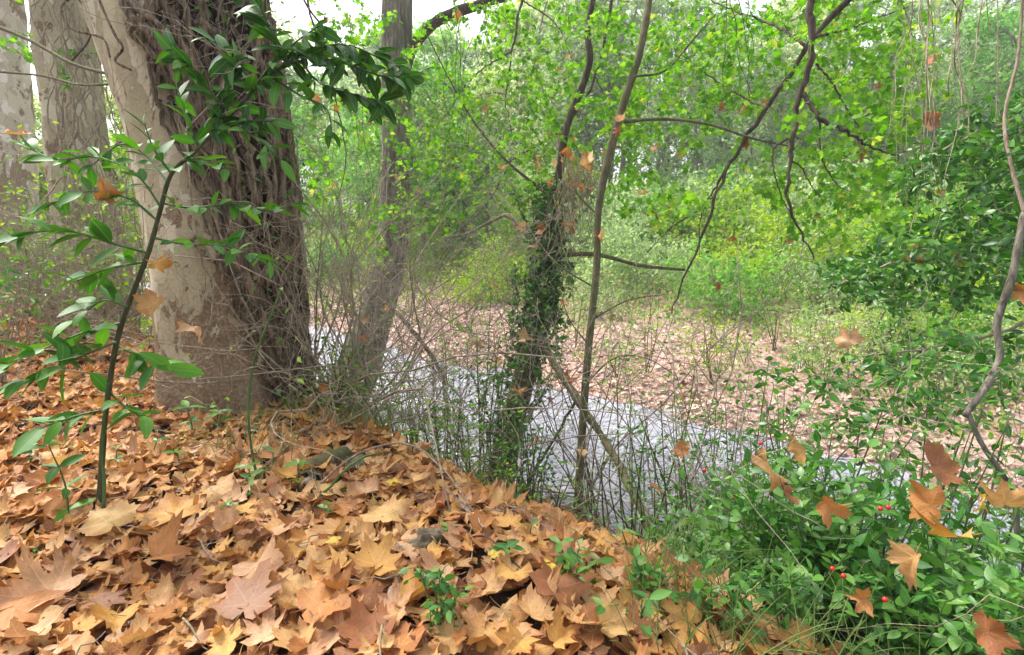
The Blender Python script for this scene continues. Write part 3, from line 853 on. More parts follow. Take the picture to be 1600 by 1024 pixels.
def gstick(name, label, pxs, r, bark='dead_wood', lift=.03, cat='stick', n=16, arch=0.0, taper=.5):
    pts = np.array([hit(*p) for p in pxs]); pts[:, 2] += lift
    c = cr(pts, n); c[:, 2] += arch * np.sin(np.linspace(0, PI, n)); c[1:-1] += rng.normal(size=(n - 2, 3)) * r * .35
    g = Geo(); tubes(g, c, np.linspace(r, r * taper, n) * (1 + .07 * rng.normal(size=n)), 7, 0, .05)
    return tag(g.build(name, M[bark], loc=c[0]), label, cat)


gstick('fallen_stick', 'curved tan stick lying on the leaves right of the sapling foot', [(225, 776), (275, 778), (350, 796)], .009)
gstick('fallen_stick', 'thin pale stick beside the grey stone on the litter', [(318, 850), (370, 840), (420, 842)], .005)
gstick('fallen_stick', 'grey upright-pointing stick half buried near the berry seedling', [(590, 1010), (606, 970), (622, 935), (632, 915)], .011, lift=.05, taper=.8)
gstick('fallen_stick', 'smooth tan cane end resting on the leaves at the slope top', [(700, 790), (720, 808), (745, 832)], .010, lift=.05, taper=.9)
gstick('fallen_cane', 'long arching dry cane over the leaves on the slope top', [(490, 785), (560, 752), (640, 745), (700, 785), (745, 830)], .0055, lift=.05, arch=.10)
gstick('fallen_cane', 'second green-grey cane beside the arching dry cane', [(500, 795), (600, 748), (690, 735), (720, 705)], .005, 'green_stem', .05, arch=.08)
gstick('fallen_stick', 'dark thin twig bent over the leaves near the yellow maple leaves', [(720, 872), (760, 865), (800, 905), (830, 935)], .0035, 'dark_bark', .06)
gstick('fallen_stick', 'short pale stick beside the knobbly wood lump', [(760, 885), (790, 880)], .009, lift=.05, taper=.9)
gstick('fallen_stick', 'broken grey stick at the bottom edge of the litter by the purple leaf', [(205, 1000), (245, 985), (262, 978)], .006, 'twig_grey', .05)
gstick('mossy_root', 'mossy brown root knuckle at the right foot of the plane tree', [(485, 760), (505, 738), (540, 728), (575, 742)], .055, 'moss_wood', .02, 'root', 22, .02, .6)
gstick('mossy_root', 'bent bare root stub below the mossy root knuckle', [(478, 775), (488, 760), (492, 740), (520, 725)], .02, 'dead_wood', .04, 'root')
# knobbly wood lump and stone
def lump(name, label, cat, px, py, size, mat, seed, squash=(1, .6, .5)):
    R = np.random.default_rng(seed); nu, nv = 36, 20
    u = np.arange(nu) / nu * 2 * PI; v = np.linspace(.02, PI - .02, nv)
    U_, V_ = np.meshgrid(u, v)
    d = np.stack([np.cos(U_) * np.sin(V_), np.sin(U_) * np.sin(V_), np.cos(V_)], -1)
    f = 1.0
    for q in range(7):
        k = R.normal(size=3) * (1.5 + q * .9); f = f + .16 / (1 + .35 * q) * np.sin(d @ k * 1.6 + R.random() * 6)
    p = d * f[..., None] * np.array(squash) * size
    i = np.arange(nv - 1)[:, None] * nu; j = np.arange(nu)[None]
    g = Geo(); g.add(p.reshape(-1, 3), [np.stack([i + j, i + nu + j, i + nu + (j + 1) % nu, i + (j + 1) % nu], -1).reshape(-1, 4)])
    o = g.build(name, M[mat]); h = hit(px, py); o.location = (h[0], h[1], h[2] + .03); o.rotation_euler = (0, 0, R.random() * 3)
    return tag(o, label, cat)


lump('stone', 'pale grey oblong stone among the leaves right of the sapling', 'stone', 347, 838, .05, 'stone', 4, (1, .45, .35)).rotation_euler = (0, 0, .15)
lump('wood_lump', 'knobbly grey-brown piece of rotten wood in the litter above the berry seedling', 'wood', 672, 862, .07, 'moss_wood', 8, (1, .6, .55)).rotation_euler = (0, 0, .5)

# ------------------------------------------------------------------ laurel sapling
SB = hit(154, 812); sd_ = pix(SB)[2]
LS = thing('laurel_sapling', SB, 'slim dark-stemmed laurel sapling with glossy leaves arching before the big plane tree', 'sapling')
stem = branch(LS, [(154, 815, sd_), (158, 740, sd_), (166, 640, sd_ - .03), (186, 520, sd_ - .05), (230, 400, sd_ - .08), (250, 330, sd_ - .1), (268, 272, sd_ - .12), (310, 232, sd_ - .12), (365, 175, sd_ - .12), (425, 115, sd_ - .12), (480, 92, sd_ - .12)], .0108, .004, 'sapling_stem', 60, 10, 'stem')
branch(LS, [(160, 818, sd_ - .02), (163, 760, sd_ - .03), (160, 700, sd_ - .03), (168, 600, sd_ - .05)], .007, .005, 'green_stem', 20, 6, 'shoot')
OV = oval_leaf(.40, 7, .22, .22, .48); OV2 = oval_leaf(.36, 7, .15, .42, .5); OV3 = oval_leaf(.44, 7, .3, .05, .46)
lb_rows = [
    [(232, 396, 1.95), (180, 382, 1.9), (110, 362, 1.85), (40, 365, 1.8), (-10, 380, 1.75)],
    [(246, 345, 1.95), (200, 310, 1.95), (130, 300, 1.9), (70, 325, 1.9)],
    [(252, 325, 1.95), (215, 275, 1.95), (150, 245, 1.95), (90, 250, 1.95), (30, 225, 2.0)],
    [(262, 285, 1.95), (230, 245, 2.0), (190, 225, 2.0), (140, 262, 2.0)],
    [(240, 372, 1.95), (290, 382, 1.9), (350, 385, 1.9), (420, 408, 1.85)],
    [(255, 318, 1.95), (300, 325, 1.9), (360, 320, 1.9), (420, 330, 1.9), (455, 318, 1.9)],
    [(268, 272, 1.92), (240, 232, 1.9), (225, 190, 1.9)],
    [(285, 250, 1.92), (330, 255, 1.88), (360, 268, 1.86)],
    [(310, 232, 1.92), (290, 180, 1.9), (275, 130, 1.9)],
    [(190, 505, 1.98), (130, 520, 1.92), (70, 545, 1.85), (10, 570, 1.8)],
    [(182, 535, 1.98), (120, 560, 1.9), (60, 590, 1.85), (20, 600, 1.8)],
    [(180, 540, 2), (225, 560, 1.95), (270, 580, 1.92)],
    [(225, 410, 1.97), (170, 420, 1.9), (120, 440, 1.88)],
    [(200, 480, 1.97), (160, 470, 1.93), (120, 500, 1.9)],
    [(165, 640, 2.03), (120, 650, 1.98), (60, 670, 1.93)],
    [(168, 610, 2.02), (200, 640, 1.98), (225, 650, 1.96)],
    [(350, 190, 1.92), (400, 215, 1.88), (440, 250, 1.86)],
    [(420, 118, 1.92), (470, 150, 1.88), (510, 170, 1.86), (520, 215, 1.86)],
]
g = Geo()
for q, rows in enumerate(lb_rows):
    c = branch(LS, rows, .0045, .002, 'green_stem', 14, 5)
    g = Geo()
    leaves_along([c], 56, .135 if q in (9, 10, 14) else .115 if q in (0, 11, 12, 13, 15) else .088, [OV, OV2, OV3], g, .12, .75, -.02, .4, jit=.38)
    g.build('foliage', M['laurel'], LASTB[-1])
g = Geo()
leaves_along([stem[36:]], 26, .12, [OV, OV2], g, .0, .8, .1, .4)
g.build('foliage', M['laurel'], LS)
# the dark spray at its arching tip
g = Geo()
for rows in ([(425, 115, 1.9), (480, 80, 1.9), (540, 70, 1.9), (590, 90, 1.92), (640, 112, 1.95)], [(380, 160, 1.9), (430, 95, 1.9), (470, 60, 1.9), (500, 40, 1.9)], [(480, 90, 1.9), (540, 100, 1.88), (600, 120, 1.88), (650, 118, 1.9)], [(360, 178, 1.9), (300, 110, 1.9), (270, 75, 1.9)], [(400, 135, 1.9), (350, 80, 1.9), (330, 60, 1.9)],
             [(450, 100, 1.9), (420, 40, 1.9), (400, 0, 1.9)], [(470, 95, 1.9), (500, 130, 1.9), (560, 150, 1.9), (600, 160, 1.9)], [(330, 205, 1.9), (380, 190, 1.9), (430, 190, 1.9)], [(330, 215, 1.9), (360, 120, 1.92), (375, 90, 1.92)]):
    c = branch(LS, rows, .004, .002, 'sapling_stem', 14, 5)
    g = Geo()
    leaves_along([c], 110, .09, [OV, OV2], g, .10, .75, .25, .7, jit=.5)
    g.build('foliage', M['laurel_dark'], LASTB[-1])
# small laurel seedlings round it
def seedling(base, h, nlev, size, mat, label, name='laurel_seedling', cat='seedling', lean=(0, 0), group=None):
    t = thing(name, base, label, cat, group)
    top = base + np.array([lean[0], lean[1], h]); c = cr([base, (base + top) / 2 + rng.normal(size=3) * .02, top], 12)
    g = Geo(); tubes(g, c, np.linspace(.0045, .002, 12), 5); g.build('stem', M['green_stem'], t)
    g = Geo(); pos, dr = [], []
    for q in range(nlev):
        u = (q + 1) / nlev; p = c[int(u * 11)]
        for a in rng.uniform(0, 6.28) + np.arange(3) * 2.1:
            pos.append(p); dr.append((math.cos(a), math.sin(a), .25))
    pos = np.array(pos); dr = np.array(dr)
    place_mix(g, [OV, OV2, OV3], pos, dr, np.tile([0, 0, 1.], (len(pos), 1)) + rng.normal(size=(len(pos), 3)) * .3, size * rng.uniform(.6, 1.1, len(pos)))
    g.build('foliage', M[mat], t)
    return t


seedling(hit(108, 820), .30, 4, .10, 'laurel', 'thin two-stemmed laurel seedling just left of the sapling stem', lean=(-.02, 0))
seedling(hit(395, 790), .16, 3, .06, 'broom', 'low pale seedling at the foot of the green cane')
seedling(hit(470, 780), .15, 3, .06, 'broom', 'upright little seedling between the green cane and the mossy root')
seedling(hit(300, 690), .18, 3, .09, 'laurel', 'bluish laurel seedling before the left foot of the plane tree')
seedling(hit(278, 740), .10, 2, .07, 'laurel', 'small laurel seedling with drooping leaves beside the tan stick')
seedling(hit(345, 680), .12, 3, .07, 'broom', 'leafy seedling against the plane tree foot under the vine')
seedling(hit(510, 660), .25, 4, .06, 'shrub', 'weedy green seedling at the right edge of the vine mass')
seedling(hit(360, 822), .08, 3, .05, 'broom', 'tiny clover-like seedling above the grey stone')
seedling(hit(325, 832), .06, 2, .045, 'broom', 'tiny seedling touching the left end of the grey stone')
seedling(hit(190, 745), .13, 4, .035, 'broom', 'feathery light green weed right behind the sapling foot')
seedling(hit(515, 822), .07, 3, .045, 'broom', 'tiny round-leaved seedling below the bent root stub')
seedling(hit(790, 905), .10, 2, .06, 'broom', 'sprout with a bright green leaf near the yellow maple leaf')
seedling(hit(590, 812), .06, 2, .04, 'shrub', 'faint green sprout in the middle of the litter below the arching cane')
for px, py, hh_, sz_, m_, lab in [(250, 720, .10, .05, 'broom', 'small green sprig behind the tan stick'), (430, 745, .12, .05, 'broom', 'green sprig just right of the green cane'), (560, 780, .06, .04, 'shrub', 'tiny sprig beside the mossy root'), (700, 850, .06, .04, 'broom', 'tiny sprig above the knobbly wood lump'),
        (45, 740, .12, .06, 'broom', 'green sprig at the frame edge left of the laurel seedling'), (60, 880, .05, .04, 'broom', 'tiny yellow-green sprig low in the litter under the laurel seedling'), (455, 850, .05, .035, 'broom', 'tiny sprig in the litter between stone and wood lump'), (640, 720, .14, .05, 'shrub', 'leafy sprig behind the arching cane'),
        (830, 860, .09, .05, 'broom', 'sprig in the litter right of the knobbly wood lump'), (970, 880, .12, .06, 'broom', 'leafy sprig on the litter close to the slope edge'), (1010, 1010, .14, .07, 'broom', 'broad-leaved sprig at the bottom edge before the broom'), (940, 1000, .10, .05, 'broom', 'small-leaved sprig at the bottom edge of the litter')]:
    seedling(hit(px, py), hh_, 2, sz_, m_, lab)
GC = thing('green_cane', hit(415, 780), 'tall thin green bramble cane standing before the plane tree', 'cane')
branch(GC, [(415, 780, 2.25), (396, 720, 2.25), (388, 640, 2.25), (398, 560, 2.25), (425, 490, 2.2), (440, 450, 2.2)], .0065, .003, 'green_stem', 30, 6, 'stem')
g = Geo(); c = cr(pd((396, 720, 2.25), (388, 640, 2.25), (425, 490, 2.2), (440, 450, 2.2)), 20)
leaves_along([c], 6, .04, OV, g); g.build('foliage', M['broom'], GC)

# ------------------------------------------------------------------ fallen leaves
SHAPES = [('flat', None), ('waved', None), ('cupped', None), ('curled', None), ('folded', None), ('tilted', None), ('crumpled', None), ('rolled', None)]
CURL = {'flat': (.05, .04, .03, .06, .04, .0), 'waved': (.12, -.15, .2, .16, .08, .03), 'cupped': (.45, .40, .05, .12, .08, .05), 'curled': (.15, .75, .15, .2, .1, .05),
        'folded': (.25, -.1, .1, .1, .12, .55), 'tilted': (-.2, .15, .25, -.22, .1, .04), 'crumpled': (.35, -.35, .5, .4, -.25, .1), 'rolled': (.95, .1, .1, .15, .1, .1)}


def leaf_mesh(shape, colour, seed, stalk=True, amp=1.0):
    R = np.random.default_rng(seed)
    c = np.array(CURL[shape]) * R.uniform(.6, 1.25, 6) * amp + R.normal(size=6) * .05 * amp - (np.array([.35, .35, 0, 0, 0, 0]) if amp > 1.2 else 0)
    v, fs, lc = plane_leaf(5, c, R)
    lc = lc.copy(); lc[:, 2] = R.random()
    g = Geo(); g.add(v, fs, lc)
    if stalk:
        m = 8; u = np.linspace(0, 1, m); p = np.stack([.06 * np.sin(3 * u + seed), -.62 * u, .10 * u * u - .05 * u], 1)
        tubes(g, p, np.full(m, .014), 4)
    return g.mesh('fallen_leaf', M['fallen ' + colour])


LM = {}
def get_leaf(shape, colour, k=0):
    key = (shape, colour, k)
    if key not in LM: LM[key] = leaf_mesh(shape, colour, (len(shape) * 7 + len(colour) * 13 + k * 31) % 9999, True, 1.6 if k >= 70 else 1.0)
    return LM[key]


from mathutils import Matrix


def put_leaf(pos, n, yaw, size, shape, colour, label, group=None, name='fallen_leaf', k=0, cat='leaf'):
    o = bpy.data.objects.new(name, get_leaf(shape, colour, k)); COL.objects.link(o)
    z = norm(np.asarray(n, float)); d = np.array([math.sin(yaw), math.cos(yaw), 0]); x = norm(np.cross(d, z)); d = np.cross(z, x)
    m = Matrix([[float(x[i] * size), float(d[i] * size), float(z[i] * size), float(pos[i])] for i in range(3)] + [[0, 0, 0, 1]])
    o.matrix_world = m
    return tag(o, label, cat, group)


# litter: everything but the leaves nearest the camera
g = Geo()
protos = [plane_leaf(3 if q < 14 else 2, R=np.random.default_rng(100 + q)) for q in range(26)]
n = 14500
x = rng.uniform(-4.5, 3.2, n); y = rng.uniform(.7, 6.5, n); s = sval(x, y)
keep = (s < 2.0 + rng.random(n) * 1.3) & (s > -1.5) & (rng.random(n) < np.clip(1.25 - (np.hypot(x, y) - 2) * .10, .45, 1))
x, y = x[keep], y[keep]; n = len(x)
nr = gnormal(x, y) * np.where(sval(x, y) > 1.4, .35, 1.)[:, None] + np.array([0, 0, .6]) + rng.normal(size=(n, 3)) * .30
yaw = rng.uniform(0, 2 * PI, n); d = np.stack([np.sin(yaw), np.cos(yaw), np.zeros(n)], 1)
z = ground(x, y) + rng.uniform(.0, .05, n)
place_mix(g, protos, np.stack([x, y, z], 1), d, nr, rng.uniform(.040, .088, n))
n = 3600; x = rng.uniform(-3.5, 2.4, n); y = rng.uniform(.8, 4.0, n); keep = (sval(x, y) < 2.0) & (sval(x, y) > -.5); x, y = x[keep], y[keep]; n = len(x)
yaw = rng.uniform(0, 2 * PI, n)
place_mix(g, protos, np.stack([x, y, ground(x, y) + rng.uniform(.03, .065, n)], 1), np.stack([np.sin(yaw), np.cos(yaw), np.zeros(n)], 1), np.array([0, 0, 1.]) + rng.normal(size=(n, 3)) * .5, rng.uniform(.016, .045, n))
# further left and along the bank
pl = [plane_leaf(1, R=np.random.default_rng(200 + q)) for q in range(10)]
n = 9000; x = rng.uniform(-16, -1.2, n); y = rng.uniform(3.5, 16, n); s = sval(x, y)
keep = (s < 2.4) & (s > -5); x, y = x[keep], y[keep]; n = len(x)
yaw = rng.uniform(0, 2 * PI, n)
place_mix(g, pl, np.stack([x, y, ground(x, y) + rng.uniform(.0, .06, n)], 1), np.stack([np.sin(yaw), np.cos(yaw), np.zeros(n)], 1), gnormal(x, y) + rng.normal(size=(n, 3)) * .35, rng.uniform(.07, .12, n))
# sparse on the slope
n = 900; x = rng.uniform(-4, 4, n); y = rng.uniform(1.5, 8, n); s = sval(x, y); keep = (s > 2) & (s < 4.1); x, y = x[keep], y[keep]; n = len(x)
yaw = rng.uniform(0, 2 * PI, n)
place_mix(g, protos, np.stack([x, y, ground(x, y) + rng.uniform(.0, .05, n)], 1), np.stack([np.sin(yaw), np.cos(yaw), np.zeros(n)], 1), gnormal(x, y) + rng.normal(size=(n, 3)) * .4, rng.uniform(.06, .10, n))
lit = g.build('leaf_litter', M['litter']); struct(lit, 'stuff'); lit['label'] = 'thick carpet of fallen brown plane leaves covering the near bank'

# far bank litter
g = Geo(); n = 30000
T_ = rng.uniform(-16, 12, n); S_ = 6.3 + rng.random(n) ** 1.3 * 9
x = NY * T_ + NX * S_; y = -NX * T_ + NY * S_
yaw = rng.uniform(0, 2 * PI, n); z = ground(x, y) + rng.uniform(.0, .04, n); drift = np.sin(1.3 * x + .8 * y) + np.sin(2.9 * x - 1.7 * y + 1) * .7 + np.sin(.6 * x - 2.1 * y) * .8
keep = (z > WATER + .01) & (rng.random(n) < np.clip(.75 + .3 * drift, .25, 1))
x, y, z, yaw = x[keep], y[keep], z[keep], yaw[keep]; n = len(x)
place_mix(g, pl, np.stack([x, y, z], 1), np.stack([np.sin(yaw), np.cos(yaw), np.zeros(n)], 1), gnormal(x, y) + rng.normal(size=(n, 3)) * .22, rng.uniform(.035, .082, n))
o = g.build('far_leaf_litter', M['litter_far']); struct(o, 'stuff'); o['label'] = 'pinkish fallen leaves strewn over the far bank of the stream'

# individual leaves on top, nearest the camera
LAND = [('the sapling stem', hit(154, 812)), ('the plane foot', hit(330, 690)), ('the tan stick', hit(290, 782)), ('the grey stone', hit(347, 838)), ('the purplish leaf', hit(390, 985)), ('the mossy root', hit(510, 740)), ('the arching cane', hit(640, 748)),
        ('the wood lump', hit(672, 862)), ('the berry seedling', hit(690, 975)), ('the grey stick', hit(612, 960)), ('the slope edge', hit(980, 830)), ('the broom', hit(1130, 960)), ('the green cane', hit(415, 780)), ('the bottom', hit(820, 1015)), ('the laurel seedling', hit(108, 820)), ('the frame corner', hit(10, 880))]
LPOS = np.array([p for _, p in LAND])
manual = [  # px,py,size,shape,colour,yaw,label
    (392, 985, .125, 'flat', 'purplish brown', .15, 'biggest leaf on the ground, purplish brown with pale veins, at the bottom edge'),
    (500, 985, .11, 'waved', 'orange brown', .9, 'broad orange-brown leaf overlapping the right side of the big purplish leaf'),
    (275, 835, .12, 'flat', 'golden', -.7, 'smooth golden leaf with a bright middle, below the tan stick'),
    (175, 850, .12, 'waved', 'pale ochre', -1.1, 'wide ochre leaf with sharp points under the sapling foot'),
    (590, 920, .10, 'cupped', 'golden', .3, 'golden cupped leaf standing by the half-buried grey stick'),
    (400, 925, .10, 'tilted', 'pinkish tan', .5, 'pinkish leaf with upright points above the big purplish leaf'),
    (520, 880, .035, 'waved', 'yellow', 2.0, 'small bright yellow maple leaf above the golden cupped leaf'),
    (770, 905, .036, 'flat', 'yellow', 1.0, 'small bright yellow maple leaf near the dark bent twig'),
    (858, 920, .036, 'waved', 'yellow', 4.0, 'small yellow maple leaf at the end of the dark bent twig'),
    (615, 782, .035, 'flat', 'yellow', 2.6, 'little yellow leaf beside the arching cane'),
    (600, 840, .10, 'tilted', 'pale ochre', .2, 'pale pointed leaf in the middle of the litter'),
    (90, 965, .125, 'curled', 'pinkish tan', -1.2, 'long curled brown leaf at the lower corner by the frame edge'),
    (30, 990, .12, 'waved', 'orange brown', .8, 'orange-brown leaf in the very corner of the litter'),
    (800, 790, .10, 'cupped', 'tan', .0, 'big tan leaf standing up at the slope edge'),
    (920, 830, .10, 'tilted', 'purplish brown', .6, 'greyish purple leaf lying on the slope edge before the slender tree'),
    (870, 960, .11, 'tilted', 'rust brown', .4, 'dark rust leaf leaning up near the bottom edge'),
    (1000, 930, .10, 'waved', 'orange brown', -.5, 'orange leaf lying against the first broom plant'),
    (250, 905, .11, 'folded', 'orange brown', 1.3, 'folded orange leaf right of the curled corner leaf'),
    (345, 790, .10, 'waved', 'tan', 2.2, 'tan leaf at the right end of the curved tan stick'),
]
used = []
for k, (px, py, sz, sh, co, yaw, lab) in enumerate(manual):
    h = hit(px, py); used.append(h)
    put_leaf(h + np.array([0, 0, .08]), gnormal(h[0], h[1]) + np.array([.03, -.15, 0]) + rng.normal(size=3) * .08, yaw, sz, sh, co, lab, 'fallen plane leaves on the near bank', k=30 + k)
cnt = 0; tries = 0
rel = ['beside', 'near', 'close to']
while cnt < 275 and tries < 8000:
    tries += 1
    px = rng.uniform(-30, 1330); py = 1040 - (rng.random() ** 1.3) * 330
    h = hit(px, py)
    if sval(h[0], h[1]) > 2.05 or h[1] > 3.6: continue
    if np.min(np.linalg.norm(np.array(used) - h, axis=1)) < .062 + .012 * h[1]: continue
    if np.linalg.norm(h[:2] - PB[:2] - np.array([0, .35])) < .5: continue
    used.append(h)
    co = rng.choice(['tan', 'golden', 'orange brown', 'rust brown', 'pinkish tan', 'purplish brown', 'pale ochre'], p=[.30, .22, .13, .09, .14, .03, .09])
    sh = rng.choice([s_ for s_, _ in SHAPES], p=[.12, .22, .16, .12, .10, .14, .08, .06])
    dd = np.linalg.norm(LPOS - h, axis=1); o1, o2 = np.argsort(dd)[:2]
    yw = rng.uniform(0, 6.28); sz = rng.uniform(.056, .094)
    tip = ['away', 'right', 'near', 'left'][int(((yw + PI / 4) % (2 * PI)) / (PI / 2))]
    lab = f"{'big' if sz > .082 else 'small' if sz < .067 else 'medium'} {co} {sh} leaf, tip {tip}, " + (f'beside {LAND[o1][0]}' if dd[o1] < .22 else f'between {LAND[o1][0][4:]} and {LAND[o2][0][4:]}')
    put_leaf(h + np.array([0, 0, rng.uniform(.035, .07)]), (gnormal(h[0], h[1]) if sval(h[0], h[1]) < 1.4 else np.array([0, -.1, 1.])) + rng.normal(size=3) * .17 + np.array([0, -.03, 0]), yw, sz, sh, co, lab, 'fallen plane leaves on the near bank', k=int(rng.integers(0, 3)))
    cnt += 1

# dead leaves hanging in twigs and plants
hang = [
    (585, 195, 5.6, .085, 'crumpled', 'rust brown', 'rust-red dead leaf hanging high against the grey alder trunk'),
    (496, 158, 4.8, .07, 'curled', 'orange brown', 'orange dead leaf in twigs beside the dark laurel tip'),
    (528, 172, 5.0, .06, 'folded', 'orange brown', 'smaller orange dead leaf hanging right of the laurel tip leaf'),
    (570, 503, 6.0, .08, 'cupped', 'orange brown', 'orange dead leaf caught on twigs before the alder base'),
    (545, 485, 6.0, .06, 'crumpled', 'rust brown', 'small rust leaf caught left of the orange one at the alder base'),
    (783, 262, 5.0, .055, 'cupped', 'orange brown', 'small orange leaf hanging in the maple leaves over the stream'),
    (857, 285, 4.8, .06, 'tilted', 'orange brown', 'bright orange leaf on the dead vine tangle'),
    (970, 188, 4.1, .07, 'cupped', 'pinkish tan', 'pinkish dead leaf on the slender tree near its first fork'),
    (915, 258, 4.2, .08, 'crumpled', 'tan', 'tan crumpled leaf lodged on top of the dead vine tangle'),
    (885, 235, 4.3, .06, 'folded', 'orange brown', 'folded leaf above the dead vine tangle'),
    (895, 350, 4.5, .07, 'crumpled', 'rust brown', 'rust leaf hanging below the dead vine tangle'),
    (845, 358, 4.8, .07, 'rolled', 'rust brown', 'rolled rust leaf on the ivy-clad trunk'),
    (820, 355, 4.8, .06, 'curled', 'pinkish tan', 'curled pinkish leaf left of the ivy-clad trunk'),
    (835, 390, 4.8, .07, 'crumpled', 'pinkish tan', 'crumpled pinkish leaf at the thick of the ivy'),
    (815, 530, 4.7, .085, 'folded', 'pinkish tan', 'large folded brown leaf hanging on the ivy trunk above the water'),
    (775, 565, 4.7, .08, 'cupped', 'orange brown', 'orange leaf caught in the shrub before the ivy trunk'),
    (752, 537, 4.8, .06, 'crumpled', 'pinkish tan', 'pink crumpled leaf in the shrub above the orange one'),
    (808, 610, 4.6, .09, 'crumpled', 'orange brown', 'cluster-like orange leaf at the ivy trunk foot above the water'),
    (835, 690, 4.2, .08, 'crumpled', 'orange brown', 'orange crumpled leaf on twigs low over the water'),
    (860, 625, 4.5, .05, 'curled', 'rust brown', 'small rust leaf over the water right of the ivy trunk'),
    (910, 705, 4.0, .06, 'cupped', 'pinkish tan', 'pinkish leaf on the slender stem near its foot'),
    (890, 590, 4.3, .07, 'crumpled', 'rust brown', 'rust leaf at the top of the leaning dead limb'),
    (880, 475, 4.4, .06, 'curled', 'rust brown', 'rust leaf in bare twigs left of the slender stem'),
    (935, 370, 4.2, .06, 'folded', 'orange brown', 'folded leaf resting on the slender stem'),
    (1325, 532, 2.3, .075, 'tilted', 'pinkish tan', 'big brown leaf stuck upright on a shrub twig against the far bank'),
    (1455, 95, 2.9, .06, 'curled', 'rust brown', 'rust leaf hanging among the vines near the top'),
    (1452, 185, 2.9, .07, 'rolled', 'rust brown', 'rolled rust leaf below the top one among the hanging vines'),
    (1535, 245, 2.5, .055, 'flat', 'pinkish tan', 'flat pale leaf lying on the dark evergreen clump'),
    (1372, 138, 3.6, .05, 'folded', 'rust brown', 'folded rust leaf in the maple leaves left of the hanging vines'),
    (1350, 235, 3.4, .06, 'crumpled', 'rust brown', 'crumpled rust leaf on the bare bough end before the evergreen'),
    (1163, 222, 4.0, .055, 'cupped', 'rust brown', 'rust leaf on the slanting bough crossing'),
    (1272, 342, 3.9, .06, 'crumpled', 'rust brown', 'red-brown leaf at the hanging maple twig'),
    (1232, 378, 4.4, .06, 'cupped', 'rust brown', 'red-brown leaf lower, before the far bank bushes'),
    (1420, 398, 2.6, .08, 'cupped', 'pale ochre', 'pale cupped leaf on the middle of the evergreen clump'),
    (1500, 405, 2.6, .08, 'waved', 'tan', 'tan leaf on the evergreen clump near the curved stem'),
    (1470, 300, 2.7, .045, 'crumpled', 'orange brown', 'small orange leaf in the evergreen gap'),
    (1590, 455, 2.0, .06, 'folded', 'orange brown', 'orange leaf behind the curved stem at the frame edge'),
    (1205, 735, 1.75, .10, 'waved', 'tan', 'broad tan leaf spread on the broom plants, highest of the cluster'),
    (1255, 705, 1.8, .085, 'cupped', 'tan', 'tan cupped leaf behind the broad one on the broom'),
    (1225, 765, 1.7, .085, 'curled', 'rust brown', 'shaded rust leaf under the broad tan one'),
    (1292, 785, 1.6, .085, 'folded', 'orange brown', 'long folded brown leaf hanging vertically between broom stems'),
    (1462, 728, 1.45, .095, 'cupped', 'rust brown', 'large glossy rust-brown leaf standing on the broom, darkest of all'),
    (1455, 790, 1.45, .095, 'waved', 'orange brown', 'orange-brown leaf lying flat below the large glossy rust one'),
    (1495, 838, 1.35, .10, 'curled', 'golden', 'golden curled leaf with edges down, below the orange-brown pair'),
    (1430, 872, 1.4, .08, 'folded', 'tan', 'tan folded leaf hanging under the golden curled leaf'),
    (1570, 785, 1.35, .08, 'tilted', 'tan', 'tan leaf cut by the frame edge right of the broom'),
    (1535, 780, 1.4, .04, 'crumpled', 'yellow', 'small yellow crumpled maple leaf on the broom'),
    (1540, 985, 1.25, .08, 'cupped', 'rust brown', 'dark orange leaf in the bottom corner under the broom'),
    (1350, 935, 1.5, .06, 'folded', 'orange brown', 'orange leaf hanging in shade among broom stems'),
    (1062, 700, 2.6, .05, 'cupped', 'orange brown', 'orange leaf on the first broom tips over the water'),
    (1028, 765, 2.5, .06, 'flat', 'rust brown', 'rust leaf over the water left of the broom'),
    (160, 300, 1.9, .05, 'crumpled', 'orange brown', 'orange crumpled leaf caught in the laurel sapling'),
    (240, 478, 1.92, .06, 'curled', 'tan', 'tan curled leaf lodged on the sapling before the plane bark'),
    (302, 512, 1.9, .065, 'tilted', 'pinkish tan', 'pinkish leaf caught above the laurel leaves before the plane foot'),
    (244, 412, 1.9, .05, 'rolled', 'golden', 'narrow golden leaf hanging straight down from the sapling stem'),
    (20, 210, 1.9, .06, 'cupped', 'tan', 'tan dead leaf on the upper laurel twig at the frame edge'),
    (503, 608, 3.0, .045, 'rolled', 'orange brown', 'small orange husk on a dry stalk by the vine mass'),
]
for q in range(46):
    px, py = (rng.uniform(500, 1450), rng.uniform(10, 330)) if q < 30 else (rng.uniform(560, 1150), rng.uniform(330, 620))
    d = 5.4 if px < 950 else 4.3
    where_ = 'between plane and alder' if px < 600 else 'right of the alder' if px < 780 else 'around the ivy-clad trunk' if px < 920 else 'by the slender stem' if px < 1060 else 'by the slanting bough' if px < 1220 else 'by the vertical bough'
    hang.append((px, py, d + rng.normal() * .3, rng.uniform(.035, .06), str(rng.choice(['crumpled', 'rolled', 'folded', 'curled'])), str(rng.choice(['rust brown', 'orange brown', 'tan'])), f"small brown dead leaf {'high' if py < 330 else 'low'} in the twigs {where_}"))
for k, (px, py, d, sz, sh, co, lab) in enumerate(hang):
    n_ = .55 * norm(-(FW + (px - 800) / FPX * RT + (512 - py) / FPX * UP)) + rdir(1)[0] * .8 + np.array([0, 0, .35])
    o = put_leaf(P(px, py, d), n_, rng.uniform(0, 6.28), sz * (.82 if px > 1180 else 1.0), sh, co, lab, 'dead leaves caught in twigs and plants', 'dead_leaf', 70 + k % 40)


